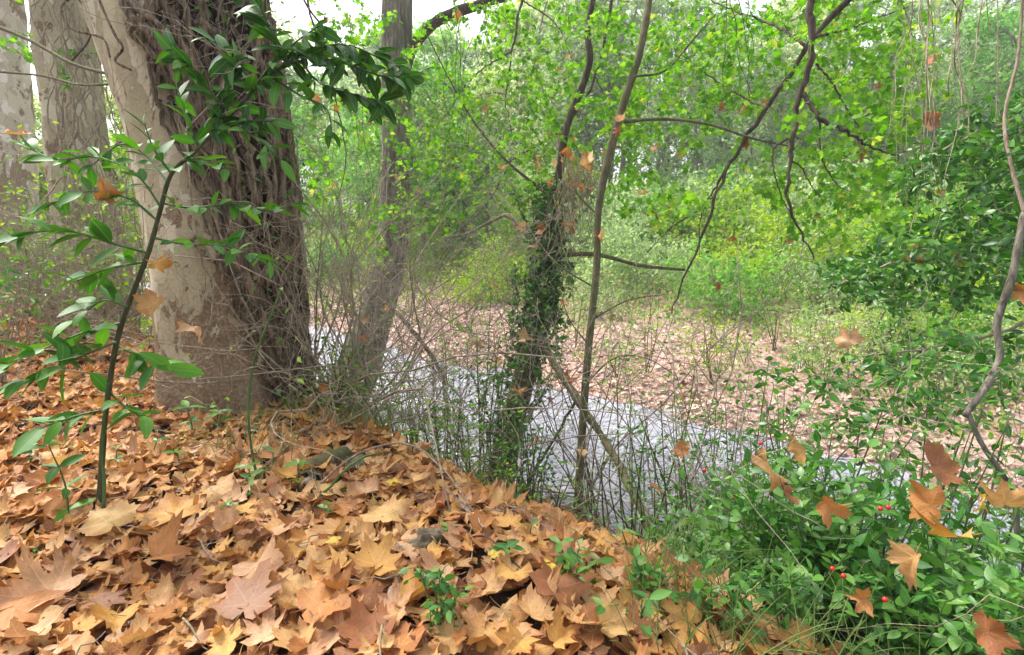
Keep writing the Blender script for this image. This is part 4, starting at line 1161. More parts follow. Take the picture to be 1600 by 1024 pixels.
# ------------------------------------------------------------------ plants on the bank
def gp(px, d):
    """ground point under photo column px at view depth d"""
    x = (px - 800) / FPX * d; y = d
    for _ in range(6):
        z = float(ground(x, y)); y = (d + (z - CAMH) * math.sin(PITCH)) / math.cos(PITCH)
    return np.array([x, y, float(ground(x, y))])


DIA = diamond(.5); DIA2 = diamond(.62, .3); OVS = oval_leaf(.46, 4, .2, .2, .45); OVT = oval_leaf(.36, 4, .2, .25, .42); LOB = lobed_small(); OVW = oval_leaf(.56, 5, .15, .15, .42)


def shrub(name, label, cat, base, h, w, nst, ntar, leaf, per_m, mat, bark='olive_bark', protos=None, group=None, r0=.007, lean=(0, 0), droop=.1, zmin=.25, tilt=.6):
    t = thing(name, base, label, cat, group)
    mains = []
    g = Geo()
    for q in range(nst):
        a = rng.uniform(0, 2 * PI); e = w * rng.uniform(.15, .8)
        top = base + np.array([math.cos(a) * e + lean[0], math.sin(a) * e + lean[1], h * rng.uniform(.7, 1.0)])
        m = base + (top - base) * .5 + rng.normal(size=3) * w * .12
        c = cr([base + rng.normal(size=3) * .02, m, top], 16); mains.append(c)
    tubes(g, np.array(mains), np.linspace(r0, r0 * .35, 16)[None] * rng.uniform(.7, 1.2, (nst, 1)), 6)
    u = rdir(ntar) * (rng.random((ntar, 1)) ** .4); u[:, 2] = np.abs(u[:, 2])
    tar = base + np.array([lean[0] * .7, lean[1] * .7, h * zmin]) + u * np.array([w, w, h * (1.02 - zmin)])
    tw = colonize(mains, tar, .1)
    twig_tubes(g, tw, .0032, .001, 4)
    g.build('stem', M[bark], t)
    g = Geo(); leaves_along(tw, per_m * 2.0, leaf, protos or [OVS, OVT], g, .15, .8, droop, 1.0, jit=.45)
    leaves_along(mains, per_m * .6, leaf, protos or [OVS, OVT], g, .45, .8, droop, tilt, jit=.35)
    g.build('foliage', M[mat], t)
    return t


SG = 'leafy shrubs along the stream edge'
LEFT_SHRUBS = [
    (40, 4.2, 1.2, .5, 90, .05, 20, 'shrub', 'light leafy shrub at the frame edge below the pale trunk'),
    (170, 4.6, 1.6, .5, 100, .05, 20, 'shrub', 'tall light leafy shrub against the vine-draped plane trunk'),
    (90, 5.4, 1.9, .6, 110, .05, 18, 'shrub', 'tall airy shrub covering the foot of the pale background trunk'),
    (215, 5.4, 2.0, .35, 70, .05, 18, 'bush_yellow', 'yellow-green shrub in the gap beside the big plane trunk'),
    (0, 3.4, .9, .4, 70, .05, 22, 'evergreen', 'dark leafy shrub at the frame edge behind the laurel leaves'),
]
for px, d, h, w, n, lf, pm, mat, lab in [
    (745, 4.3, 1.35, .34, 90, .042, 30, 'evergreen', 'tall dark evergreen shrub with upright stems just left of the ivy-clad trunk'),
    (690, 4.7, .9, .30, 46, .040, 26, 'shrub', 'loose light green shrub between the alder base and the evergreen beside the ivy trunk'),
    (640, 5.6, .6, .36, 50, .040, 30, 'shrub', 'low spreading shrub with pale stems at the water edge right of the alder base'),
    (595, 4.4, .65, .36, 70, .038, 32, 'shrub', 'low green bush at the foot of the alder, near side'),
    (555, 3.7, .50, .28, 60, .036, 30, 'evergreen', 'small bushy growth right of the vine-wrapped plane foot'),
    (800, 3.9, .55, .30, 70, .045, 30, 'evergreen', 'dense dark shrub hiding the foot of the ivy-clad trunk'),
    (730, 3.4, .40, .30, 60, .035, 32, 'shrub', 'low tangled shrub on the slope just behind the arching cane'),
    (860, 3.3, .35, .28, 40, .034, 26, 'shrub', 'sparse low shrub behind the slope edge left of the slender stem'),
    (985, 3.3, .75, .36, 60, .036, 24, 'evergreen', 'twiggy dark-leaved shrub over the water right of the slender stem'),
    (1060, 3.0, .85, .34, 70, .036, 28, 'evergreen', 'evergreen shrub above the narrow bit of water, left of the broom'),
    (1130, 3.1, 1.05, .36, 80, .040, 26, 'evergreen', 'taller evergreen shrub with spread twigs against the pink far bank'),
    (1000, 3.8, 1.2, .5, 50, .032, 16, 'shrub', 'thin high shrub with few leaves in front of the leaf-strewn far bank'),
    (1180, 2.5, .62, .34, 80, .040, 32, 'evergreen', 'thick evergreen shrub right behind the broad tan dead leaf'),
    (1250, 2.9, 1.15, .42, 70, .045, 22, 'evergreen', 'open evergreen shrub with long flat sprays reaching over the pink far bank'),
    (1330, 2.4, 1.05, .36, 80, .045, 24, 'evergreen', 'upright dark shrub carrying the big upright brown leaf'),
    (1420, 2.4, 1.0, .42, 100, .045, 28, 'broom', 'bright green leafy shrub below the evergreen curtain'),
    (1520, 2.2, 1.0, .42, 110, .048, 28, 'broom', 'bright green leafy shrub around the curved stem, nearest the frame edge'),
    (1600, 2.4, 1.1, .42, 90, .048, 28, 'evergreen', 'dark shrub cut by the frame edge behind the curved stem'),
    (770, 4.7, 1.15, .30, 70, .045, 26, 'ivy', 'shrub with mid-green leaves pressed against the ivy-clad trunk'),
    (660, 4.4, .55, .28, 34, .036, 26, 'shrub', 'fine-leaved shrub over the water between alder and ivy-clad trunk, near side'),
    (520, 3.3, .42, .26, 60, .036, 26, 'shrub', 'low light green growth at the right foot of the vine mass'),
    (830, 4.3, .60, .32, 60, .042, 26, 'ivy', 'bushy growth on the near side of the ivy-clad trunk foot'),
    (930, 4.6, 1.35, .5, 70, .034, 16, 'shrub', 'tall airy shrub with tiny leaves behind the slender stem'),
    (1080, 4.0, 1.1, .5, 70, .034, 16, 'shrub', 'airy shrub with tiny leaves over the far edge of the water'),
    (1180, 3.6, 1.0, .45, 70, .038, 18, 'evergreen', 'airy dark shrub in front of the pink far bank, below the two boughs'),
    (1380, 3.0, 1.25, .45, 80, .045, 22, 'shrub', 'light green shrub behind the upright brown leaf'),
    (1010, 8.6, 1.3, .6, 70, .06, 14, 'bush_green', 'thin green sapling on the leaf-strewn far bank behind the slender stem'),
    (1110, 8.0, 1.1, .6, 70, .06, 14, 'bush_yellow', 'yellow-green sapling on the leaf-strewn far bank below the slanting bough'),
    (1210, 9.0, 1.5, .7, 80, .06, 14, 'bush_green', 'green sapling on the leaf-strewn far bank below the vertical bough'),
    (1290, 7.6, 1.0, .6, 70, .06, 16, 'bush_grey', 'grey-green sapling on the far bank above the big upright brown leaf'),
    (1390, 8.2, 1.4, .7, 80, .06, 16, 'bush_yellow', 'yellow-green sapling on the far bank seen through the evergreen'),
    (1500, 7.8, 1.5, .7, 80, .06, 16, 'bush_green', 'green sapling on the far bank beside the curved stem'),
    (730, 12.0, 1.5, .8, 80, .07, 14, 'bush_yellow', 'yellow-green sapling on the far bank between alder and ivy-clad trunk'),
    (900, 9.8, 1.4, .7, 70, .06, 14, 'bush_grey', 'grey-green sapling on the far bank just right of the ivy-clad trunk'),
    (700, 3.9, .5, .3, 60, .036, 28, 'evergreen', 'low dark shrub on the slope between arching cane and water'),
]:
    far_ = d > 7
    shrub('leafy_shrub', lab, 'shrub', gp(px, d), h + (0 if far_ else .5 if px > 1000 else .38 if px > 560 else .1), w * (1 if far_ else 1.15), rng.integers(5, 9), n if far_ else int(n * (1.7 if px > 1000 else 1.25)), lf, pm, mat, group=SG)
for px, d, h, w, n, lf, pm, mat, lab in LEFT_SHRUBS:
    shrub('leafy_shrub', lab, 'shrub', gp(px, d), h, w, 6, n, lf, pm, mat, bark='twig', group='leafy shrubs behind the laurel sapling')

# butcher's broom and seedlings on the near right
def broom(base, h, nst, leaf, label, mat='broom', per_m=56, spread=.5, name='broom_plant'):
    t = thing(name, base, label, 'plant', 'low evergreen broom plants with stiff oval leaves')
    mains = []
    for q in range(nst):
        a = rng.uniform(0, 2 * PI); e = h * spread * rng.uniform(.2, 1)
        top = base + np.array([math.cos(a) * e, math.sin(a) * e, h * rng.uniform(.65, 1.05)])
        mains.append(cr([base + rng.normal(size=3) * .02, base + (top - base) * .5 + np.array([0, 0, h * .10]), top], 12))
    g = Geo(); tubes(g, np.array(mains), np.tile(np.linspace(.0032, .0016, 12), (nst, 1)), 5)
    side = []
    for m in mains:
        for q in range(5):
            a = m[rng.integers(5, 12)]; d = norm(rng.normal(size=3) + np.array([0, 0, .6])); L = h * rng.uniform(.18, .36)
            side.append(cr([a, a + d * L * .5, a + d * L + np.array([0, 0, -.02])], 7))
    tubes(g, np.array(side), np.tile(np.linspace(.0018, .001, 7), (len(side), 1)), 4)
    g.build('stem', M['green_stem'], t)
    g = Geo(); leaves_along(side, per_m, leaf * 1.22, [OVS, OVW, OVT], g, .1, .75, -.05, .7, jit=.35)
    leaves_along(mains, per_m * .7, leaf * 1.22, [OVS, OVW], g, .4, .75, -.05, .7, jit=.35)
    g.build('foliage', M[mat], t)
    return t


def sphere(g, c, r, nu=14, nv=9):
    u = np.arange(nu) / nu * 2 * PI; v = np.linspace(.01, PI - .01, nv); U_, V_ = np.meshgrid(u, v)
    p = np.stack([np.cos(U_) * np.sin(V_), np.sin(U_) * np.sin(V_), np.cos(V_) * .94], -1) * r + c
    i = np.arange(nv - 1)[:, None] * nu; j = np.arange(nu)[None]
    g.add(p.reshape(-1, 3), [np.stack([i + j, i + nu + j, i + nu + (j + 1) % nu, i + (j + 1) % nu], -1).reshape(-1, 4)])


BR = []
for px, py, h, ns, lf, lab in [
    (690, 1000, .17, 6, .026, 'low broom seedling with two red berries near the bottom edge of the litter'),
    (1110, 905, .24, 6, .036, 'broom plant at the edge of the litter where the slope begins'),
    (1180, 935, .32, 7, .036, 'broom plant with red berries below the broad tan dead leaf'),
    (1230, 885, .40, 8, .034, 'bushy broom plant under the long hanging folded leaf'),
    (1290, 960, .34, 8, .036, 'dense broom plant right of the big pale seedling leaves'),
    (1330, 900, .42, 8, .036, 'broom plant with a pair of berries beneath the glossy rust leaf'),
    (1385, 985, .36, 8, .038, 'broom plant with bright tips in front of the hanging tan leaf'),
    (1420, 920, .40, 8, .036, 'broom plant crowned by the golden curled leaf'),
    (1480, 980, .40, 9, .038, 'broad broom plant right of the one with bright tips'),
    (1530, 930, .44, 9, .038, 'tall broom plant between the golden leaf and the frame edge'),
    (1570, 1000, .38, 8, .040, 'broom plant in the very corner over the dark orange leaf'),
    (1600, 920, .46, 8, .040, 'broom plant cut by the frame edge beside the tan leaf'),
    (1120, 1010, .22, 5, .036, 'short broom sprig among the leaves at the bottom edge'),
    (1230, 1020, .26, 6, .036, 'broom plant at the bottom edge beneath the pale seedling'),
    (1440, 1040, .30, 8, .040, 'broom plant whose lower half leaves the bottom of the frame'),
    (1020, 960, .16, 4, .034, 'thin broom sprig with few leaves on the orange litter'),
    (890, 930, .14, 4, .034, 'wiry broom sprig near the fork of litter before the slope edge'),
]:
    BR.append(broom(hit(px, py), h, ns, lf, lab))
for px, d, h, ns, lf, lab in [
    (1090, 2.35, .55, 9, .036, 'broom plant with tips over the water, first from the slender stem'),
    (1150, 2.1, .52, 9, .036, 'broom plant with small berries before the thick evergreen shrub'),
    (1210, 2.0, .52, 9, .036, 'broom plant holding the broad tan dead leaf'),
    (1280, 1.95, .55, 9, .036, 'broom plant holding the long folded dead leaf'),
    (1350, 1.9, .58, 10, .036, 'broom plant with twin berries left of the glossy rust leaf'),
    (1430, 1.8, .58, 10, .036, 'broom plant right under the glossy rust leaf'),
    (1510, 1.75, .58, 10, .036, 'broom plant behind the yellow crumpled leaf'),
    (1580, 1.75, .6, 10, .036, 'broom plant before the dark shrub at the frame edge'),
    (1130, 2.7, .75, 10, .042, 'leafy broom plant screening the water left of the broad tan leaf'),
    (1240, 2.5, .85, 11, .044, 'leafy broom plant screening the water behind the broad tan leaf'),
    (1340, 2.35, .9, 11, .046, 'leafy broom plant screening the water behind the folded leaf'),
    (1440, 2.2, .95, 11, .046, 'leafy broom plant rising behind the glossy rust leaf'),
    (1540, 2.1, .95, 11, .048, 'leafy broom plant rising behind the golden curled leaf'),
    (1040, 2.5, .42, 8, .034, 'small broom plant between slope edge and water'),
    (1215, 2.05, .80, 11, .042, 'tall broom plant wrapped round the broad tan leaf'),
    (1300, 1.95, .80, 11, .042, 'tall broom plant behind the long hanging folded leaf'),
    (1400, 1.8, .78, 12, .042, 'tall broom plant left of the glossy rust leaf, brightest green'),
    (1465, 1.78, .82, 12, .042, 'tall broom plant bearing the glossy rust leaf'),
    (1530, 1.75, .80, 12, .042, 'tall broom plant behind the golden curled leaf'),
    (1590, 1.7, .82, 12, .042, 'tall broom plant cut by the frame edge with large leaves'),
]:
    BR.append(broom(gp(px, d), h, ns, lf, lab))
for px, py, d in [(682, 941, 1.62), (705, 964, 1.58), (1188, 693, 1.95), (1101, 735, 2.1), (1376, 795, 1.55), (1388, 793, 1.56), (1301, 889, 1.5), (1318, 900, 1.48), (1383, 937, 1.42), (1145, 778, 2.0), (670, 955, 1.6)]:
    p = P(px, py, d); t = min(BR, key=lambda r: np.linalg.norm(np.array(r['_o']) + np.array([0, 0, .25]) - p))
    g = Geo(); sphere(g, p, .0072); g.build('berry', M['berry'], t)

# pale broad-leaved seedlings in the right corner
for px, py, h, nl, sz, lab in [(1160, 960, .20, 2, .14, 'seedling with two large glossy leaves at the litter edge'), (1310, 1035, .12, 2, .15, 'seedling with broad pale green leaves cut by the bottom edge'),
                               (1250, 985, .16, 2, .13, 'seedling with pointed mid-green leaves between the two big-leaved ones'), (1450, 900, .30, 3, .08, 'tall sprout with bluish leaves beneath the golden curled leaf'), (930, 925, .10, 2, .07, 'sprout with one bright green leaf on the litter before the slope edge'), (875, 895, .10, 2, .06, 'small sprout with a dark leaf on the litter centre')]:
    seedling(hit(px, py), h, nl, sz, 'broom', lab)

# bare twiggy thickets
BG = 'bare twiggy bushes by the stream'
for px, d, h, ns, dep, mat, lab in [
    (505, 3.5, 1.7, 7, 3, 'twig', 'dry tangled bush beside the vine-wrapped plane trunk'),
    (530, 4.2, 1.9, 7, 3, 'twig_grey', 'tall grey twiggy bush between the plane trunk and the alder'),
    (560, 5.6, 2.0, 5, 3, 'twig_grey', 'twiggy bush crossing in front of the alder base'),
    (640, 7.2, 2.2, 4, 3, 'twig', 'wide bare bush over the water right of the alder'),
    (700, 5.0, 2.3, 3, 3, 'twig_grey', 'fine bare bush between the alder and the ivy-clad trunk'),
    (870, 4.6, 2.4, 4, 3, 'twig', 'bare bush wedged between the ivy-clad trunk and the slender stem'),
    (970, 4.2, 2.4, 4, 3, 'twig_grey', 'bare bush spreading right of the slender stem'),
    (1050, 3.9, 2.0, 4, 3, 'twig_grey', 'low wide bare bush over the water and leaf bank'),
    (1120, 3.6, 1.7, 4, 3, 'twig', 'small bare bush behind the taller evergreen shrub'),
    (1300, 3.0, 1.2, 5, 3, 'twig', 'bare brown bush behind the big upright brown leaf'),
    (1480, 2.6, 1.3, 6, 3, 'twig', 'bare brown twigs under the evergreen curtain'),
    (30, 4.3, 1.3, 8, 3, 'twig', 'dry brown thicket at the frame edge below the pale trunk'),
    (110, 4.8, 1.5, 8, 3, 'twig', 'dry brown thicket before the vine-draped plane tree'),
    (185, 4.6, 1.4, 8, 3, 'twig_grey', 'grey thicket touching the vine-draped plane tree on its big-tree side'),
    (-30, 5.5, 1.7, 8, 3, 'twig_grey', 'grey thicket partly outside the frame beneath the pale trunk'),
    (235, 5.6, 1.6, 6, 3, 'twig', 'thin thicket in the gap beside the big plane trunk'),
    (520, 4.8, 2.6, 5, 3, 'twig_grey', 'tallest grey bush, veiling the gap beside the vine mass'),
    (650, 6.3, 2.6, 5, 3, 'twig_grey', 'tall fine bush with arching twigs right of the alder trunk'),
    (760, 5.6, 2.4, 4, 3, 'twig_grey', 'tall fine bush left of the ivy-clad trunk, behind the evergreen shrub'),
    (940, 4.9, 2.6, 4, 3, 'twig_grey', 'tall fine bush with arching twigs behind the slender stem'),
    (1030, 4.6, 2.3, 4, 3, 'twig', 'tall brown bush with arching twigs below the slanting bough'),
    (1150, 4.3, 1.8, 4, 3, 'twig_grey', 'grey bush with arching twigs between the two boughs'),
    (1260, 3.8, 1.5, 4, 3, 'twig', 'brown arching twigs below the vertical bough'),
    (550, 3.6, 1.3, 8, 3, 'twig', 'low dry bush in front of the alder, fine straw-coloured twigs'),
    (590, 3.6, 1.1, 4, 3, 'twig', 'low straw-coloured bush between alder foot and slope'),
    (480, 4.4, 2.1, 7, 3, 'twig', 'tall straw-coloured bush just behind the vine mass'),
    (745, 4.6, 1.9, 3, 3, 'twig', 'bare straw-coloured bush left of the ivy-clad trunk foot'),
    (930, 3.7, 1.5, 3, 3, 'twig', 'low bare bush around the slender stem'),
    (1180, 4.0, 1.2, 6, 3, 'twig', 'bare bush at the water below the vertical bough'),
    (1400, 3.2, 1.2, 6, 3, 'twig', 'bare bush showing through the lower evergreen sprays'),
    (60, 6.2, 1.6, 8, 3, 'twig', 'straw-coloured thicket between the two background plane trunks'),
    (150, 5.4, 1.2, 8, 3, 'twig', 'straw-coloured low thicket at the foot of the vine-draped plane'),
]:
    b = gp(px, d); t = thing('bare_bush', b, lab, 'bush', BG); out = []
    for q in range(max(3, int(ns * (1.0 if 560 < px < 1100 and d < 5.2 else 1.45)))):
        grow(b + rng.normal(size=3) * np.array([.12, .12, .0]), rng.normal(size=3) * np.array([.55, .55, .1]) + np.array([0, 0, .8]), (h + (.45 if 500 < px < 1250 else 0)) * rng.uniform(.6, 1.05), .0075 if dep > 2 else .006, dep, (3, 5), .55, .75, .0, 7, .11, out)
    g = Geo(); grow_tubes(g, out, 6); g.build('stem', M[mat], t)
    g = Geo(); leaves_along([o[0] for o in out if o[2] == 2][::(2 if px < 300 else 4)], 11, .04, [OVS, OVT], g, .3, .8, .1, .9); g.build('foliage', M['shrub'], t)

# ivy on the leaning trunk
g = Geo(); tp, tr = ivr[0], ivr[1]
iv_st = []
for q in range(85):
    i0 = int(np.clip(rng.normal(50, 17), 16, 84)); a = rng.uniform(0, 2 * PI); m = 8
    ii = np.clip(i0 + np.linspace(0, 22, m).astype(int), 0, 89); off = np.linspace(.0, rng.uniform(.03, .34) if rng.random() < .6 else .05, m)
    an = a + np.cumsum(rng.normal(size=m)) * .25
    p = tp[ii] + (tr[ii, 0] + off + .01)[:, None] * (np.cos(an)[:, None] * ivr[2][ii] + np.sin(an)[:, None] * ivr[3][ii])
    iv_st.append(p)
tubes(g, np.array(iv_st), np.full((85, 8), .003), 4); g.build('ivy_stem', M['dark_bark'], IV)
g = Geo(); leaves_along(iv_st, 46, .055, [DIA2, LOB, OVS], g, .0, .9, .35, .9, jit=.5)
g.build('ivy_foliage', M['ivy'], IV)
# the dead vine tangle on its top
VT = thing('vine_tangle', P(905, 300, 4.55), 'dry straw-brown tangle of dead vines hanging between the ivy-clad trunk and the slender tree', 'vine')
g = Geo(); polys = []
for q in range(90):
    a = P(rng.normal(910, 22), rng.normal(262, 16), rng.normal(4.6, .10)); b_ = P(rng.normal(890, 26), rng.uniform(290, 430), rng.normal(4.55, .12))
    m = (a + b_) / 2 + rng.normal(size=3) * np.array([.07, .07, .05]); polys.append(cr([a, m, b_], 9) + np.cumsum(rng.normal(size=(9, 3)), 0) * .006)
tubes(g, np.array(polys), np.full((90, 9), .0021), 4); g.build('strand', M['dead_wood'], VT)
g = Geo(); pos = np.array([P(rng.normal(900, 25), rng.normal(270, 25), rng.normal(4.5, .1)) for _ in range(26)])
place_mix(g, pl, pos, rdir(26), rdir(26), rng.uniform(.025, .05, 26)); g.build('caught_leaves', M['litter'], VT)

for q in range(22):
    px = rng.uniform(930, 1560); d = rng.uniform(6.6, 10.2); k = int(rng.integers(0, 3)); h_ = rng.uniform(.35, 1.1)
    if ground(*gp(px, d)[:2]) < WATER + .03: continue
    nm = ('yellow-green', 'green', 'grey-green')[k]
    w_ = 'behind the slender stem' if px < 1010 else 'behind the slanting bough' if px < 1130 else 'between the two maple boughs' if px < 1230 else 'behind the vertical bough' if px < 1330 else 'at the evergreen edge' if px < 1450 else 'behind the evergreen'
    shrub('leafy_shrub', f"{'low' if h_ < .7 else 'knee-high'} {nm} seedling bush on the leaf bank {w_}", 'shrub', gp(px, d), h_, h_ * .6, 5, 46, .06, 16, ('bush_yellow', 'bush_green', 'bush_grey')[k], group='seedling bushes on the leaf bank')

# ------------------------------------------------------------------ overhanging maple boughs
def bough(label, mains, blobs, seed_bark='dark_bark', per_m=46, leaf=.043, mat='maple', name='maple_tree_bough', protos=None, tilt=.9, jit=.5, rough=True, dj=.45, r0=.0035):
    pm = [pd(*[r[:3] for r in m[0]]) for m in mains]
    t = thing(name, pm[0][0], label, 'bough', 'leafy boughs hanging over the stream')
    lines = []; gm = Geo()
    for (rows, ra, rb), p in zip(mains, pm):
        if rows[0][1] < -20: p = np.vstack([p[0] + (p[0] - p[1]) * 4 + np.array([0, 0, 1.2]), p[0] + (p[0] - p[1]) * 1.5 + np.array([0, 0, .3]), p])
        c = cr(p, 44); c[1:-1] += rng.normal(size=(42, 3)) * ra * .35
        tubes(gm, c, np.linspace(ra * (1.25 if rows[0][1] < -20 else 1), rb, 44) * (1 + .08 * rng.normal(size=44)), 8); lines.append(c)
    tar = []
    for (px, py, d, rx, ry, n) in blobs:
        n = int(n * (1.7 if mat != 'maple' else 1.35))
        u = rng.normal(size=(n, 2)) * .55
        for a in u: tar.append(P(px + a[0] * rx, py + a[1] * ry, d + rng.normal() * dj))
    tw = colonize(lines, np.array(tar), .06)
    twig_tubes(gm, tw, r0, .001, 4); gm.build('branch', M[seed_bark], t)
    g = Geo(); leaves_along(tw, per_m, leaf, protos or LOB, g, .15, .85, .15, tilt, jit=jit); g.build('foliage', M[mat], t)
    return t


bough('long slanting dark maple bough crossing from the top edge toward the far bushes', [
    ([(1390, -60, 3.6), (1325, 0, 3.7), (1262, 75, 3.8), (1195, 170, 3.9), (1150, 240, 4.0), (1120, 300, 4.0), (1100, 360, 4.0), (1062, 450, 4.0), (1050, 490, 4.0)], .022, .005),
    ([(1135, 265, 4.0), (1095, 325, 4.05), (1050, 355, 4.1), (1010, 395, 4.1)], .009, .003), ([(1118, 300, 4.0), (1095, 340, 4.0), (1093, 400, 4.0)], .006, .002),
    ([(1262, 75, 3.8), (1210, 40, 4.2), (1130, 10, 4.8), (1060, -30, 5.2)], .012, .004), ([(1195, 170, 3.9), (1140, 140, 4.4), (1080, 100, 4.8), (1020, 70, 5.2)], .009, .003)],
    [(1080, 60, 5.0, 90, 80, 85), (1170, 60, 4.8, 90, 80, 80), (1060, 150, 5.0, 80, 60, 55), (1150, 160, 4.7, 70, 50, 40), (1050, 320, 4.4, 50, 30, 14), (1210, 300, 4.6, 50, 30, 26), (1000, 210, 5.2, 60, 40, 30)])
bough('vertical forked dark maple bough hanging from the top edge right of the slanting one', [
    ([(1275, -60, 3.5), (1270, 0, 3.5), (1266, 80, 3.5), (1255, 145, 3.5), (1238, 215, 3.5), (1234, 260, 3.5), (1230, 320, 3.5), (1250, 360, 3.5), (1272, 405, 3.5)], .026, .004),
    ([(1256, 148, 3.5), (1280, 185, 3.45), (1320, 205, 3.4), (1360, 230, 3.4), (1405, 245, 3.3)], .016, .005), ([(1234, 215, 3.5), (1210, 232, 3.5), (1208, 260, 3.5), (1222, 310, 3.5), (1240, 340, 3.5)], .007, .003),
    ([(1234, 250, 3.5), (1252, 262, 3.5), (1268, 290, 3.5), (1290, 320, 3.5)], .006, .002), ([(1275, 100, 3.5), (1300, 130, 3.5), (1320, 165, 3.5), (1342, 200, 3.5)], .008, .003), ([(1280, 190, 3.45), (1285, 250, 3.5), (1310, 290, 3.6), (1330, 300, 3.6)], .006, .002),
    ([(1268, 60, 3.5), (1340, 40, 4.0), (1420, 10, 4.4)], .010, .004)],
    [(1290, 50, 4.4, 90, 80, 80), (1370, 60, 4.4, 90, 80, 70), (1330, 150, 4.2, 90, 70, 75), (1400, 190, 4.0, 60, 60, 45), (1300, 250, 4.2, 80, 60, 55), (1360, 300, 4.2, 70, 60, 50), (1290, 350, 4.6, 60, 50, 30), (1440, 110, 4.4, 50, 60, 25)])
bough('maple bough with dense bright leaves high between the alder and the slender tree', [
    ([(830, -80, 6.0), (815, 0, 5.9), (800, 80, 5.8), (790, 150, 5.7), (800, 210, 5.6)], .018, .004), ([(815, 0, 5.9), (870, 40, 5.6), (900, 110, 5.4)], .009, .003), ([(800, 80, 5.8), (740, 120, 5.9), (690, 190, 6.0)], .009, .003)],
    [(830, 30, 5.8, 90, 60, 55), (800, 120, 5.7, 70, 70, 70), (850, 160, 5.5, 60, 50, 45), (740, 170, 5.9, 60, 60, 35), (760, 40, 5.9, 60, 50, 28), (900, 40, 5.5, 40, 50, 24)])
bough('maple bough with yellow-green leaves drooping around the ivy-clad trunk and tangle', [
    ([(960, -60, 5.6), (950, 30, 5.6), (930, 120, 5.7), (880, 200, 5.7), (800, 250, 5.8), (730, 290, 6.0)], .018, .004), ([(930, 120, 5.7), (960, 180, 5.4), (990, 240, 5.2)], .008, .003), ([(800, 250, 5.8), (760, 320, 5.9), (700, 380, 6.0)], .006, .003)],
    [(870, 230, 5.6, 70, 50, 60), (960, 180, 5.3, 60, 60, 45), (960, 60, 5.4, 60, 60, 40), (760, 270, 5.9, 80, 50, 55), (690, 320, 6.1, 60, 60, 34), (830, 300, 5.7, 60, 50, 32), (980, 290, 5.3, 40, 50, 24), (700, 230, 6.1, 50, 50, 28)])
bough('sparse maple bough with hanging twigs between the big plane and the alder', [
    ([(470, -60, 5.0), (490, 40, 5.1), (520, 140, 5.2), (540, 250, 5.3), (520, 340, 5.4)], .012, .003), ([(490, 40, 5.1), (560, 90, 5.3), (590, 160, 5.5)], .006, .003)],
    [(520, 60, 5.4, 50, 60, 34), (560, 200, 5.6, 60, 80, 40), (500, 300, 5.5, 40, 70, 30), (580, 360, 5.8, 50, 60, 26), (650, 120, 6.2, 60, 90, 40), (660, 260, 6.2, 50, 60, 36), (560, 60, 5.6, 50, 60, 24)], per_m=30, leaf=.05)
bough('airy bough with small leaves above the pale background trunk', [
    ([(30, -80, 6.5), (110, 30, 6.5), (200, 120, 6.6), (205, 240, 6.6)], .012, .004)],
    [(170, 60, 6.8, 60, 60, 30), (200, 180, 6.8, 25, 90, 34), (60, 60, 6.4, 60, 60, 14)], leaf=.05)

# hanging vines
VG = 'thin bare vines hanging over the evergreen'
spots = ['outermost toward the maple leaves', 'beside the top rust leaf', 'over the flat pale leaf', 'before the sky gap', 'along the evergreen edge', 'close to the frame edge']
for q in range(24):
    x0 = rng.uniform(1420, 1575); d = rng.uniform(2.2, 3.0); y1 = rng.uniform(140, 420); m = 9; x = x0
    rows = []
    for k in range(m):
        x += rng.normal() * 9 - (3 if x > 1440 else 0); rows.append((x, -60 + (y1 + 60) * k / (m - 1), d + rng.normal() * .03))
    c = cr(pd(*rows), 40); r = rng.choice([.0014, .002, .0034])
    g = Geo(); tubes(g, c, np.linspace(r, r * .6, 40), 5)
    tag(g.build('hanging_vine', M['dead_wood'] if q % 2 else M['twig'], loc=c[0]), f"{'thick' if r > .003 else 'thin'} {'pale' if q % 2 else 'brown'} bare vine hanging {spots[min(5, int((x0 - 1420) / 26))]}", 'vine', VG)
for q in range(22):
    x = rng.choice([rng.uniform(1080, 1170), rng.uniform(470, 620), rng.uniform(640, 760)]); d = 3.9 if x > 1000 else 5.2; y1 = rng.uniform(60, 330); rows = []
    x0 = x
    for k in range(8):
        x += rng.normal() * 7; rows.append((x, -60 + (y1 + 60) * k / 7, d + rng.normal() * .04))
    c = cr(pd(*rows), 30); g = Geo(); tubes(g, c, np.linspace(.0035, .0018, 30), 5)
    where = 'beside the slanting maple bough' if x0 > 1000 else ('between the big plane and the alder' if x0 < 630 else 'right of the alder trunk')
    tag(g.build('hanging_vine', M['dark_bark'], loc=c[0]), f'dark thin vine hanging {where}', 'vine', 'thin dark vines hanging from the treetops')

# ------------------------------------------------------------------ the evergreen curtain
def ever(label, mains, blobs, mat='evergreen', leaf=.05, per_m=92):
    return bough(label, mains, blobs, 'twig', per_m, leaf, mat, 'evergreen_shrub', [OVS, OVT], 1.3, .5, dj=.2, r0=.003)


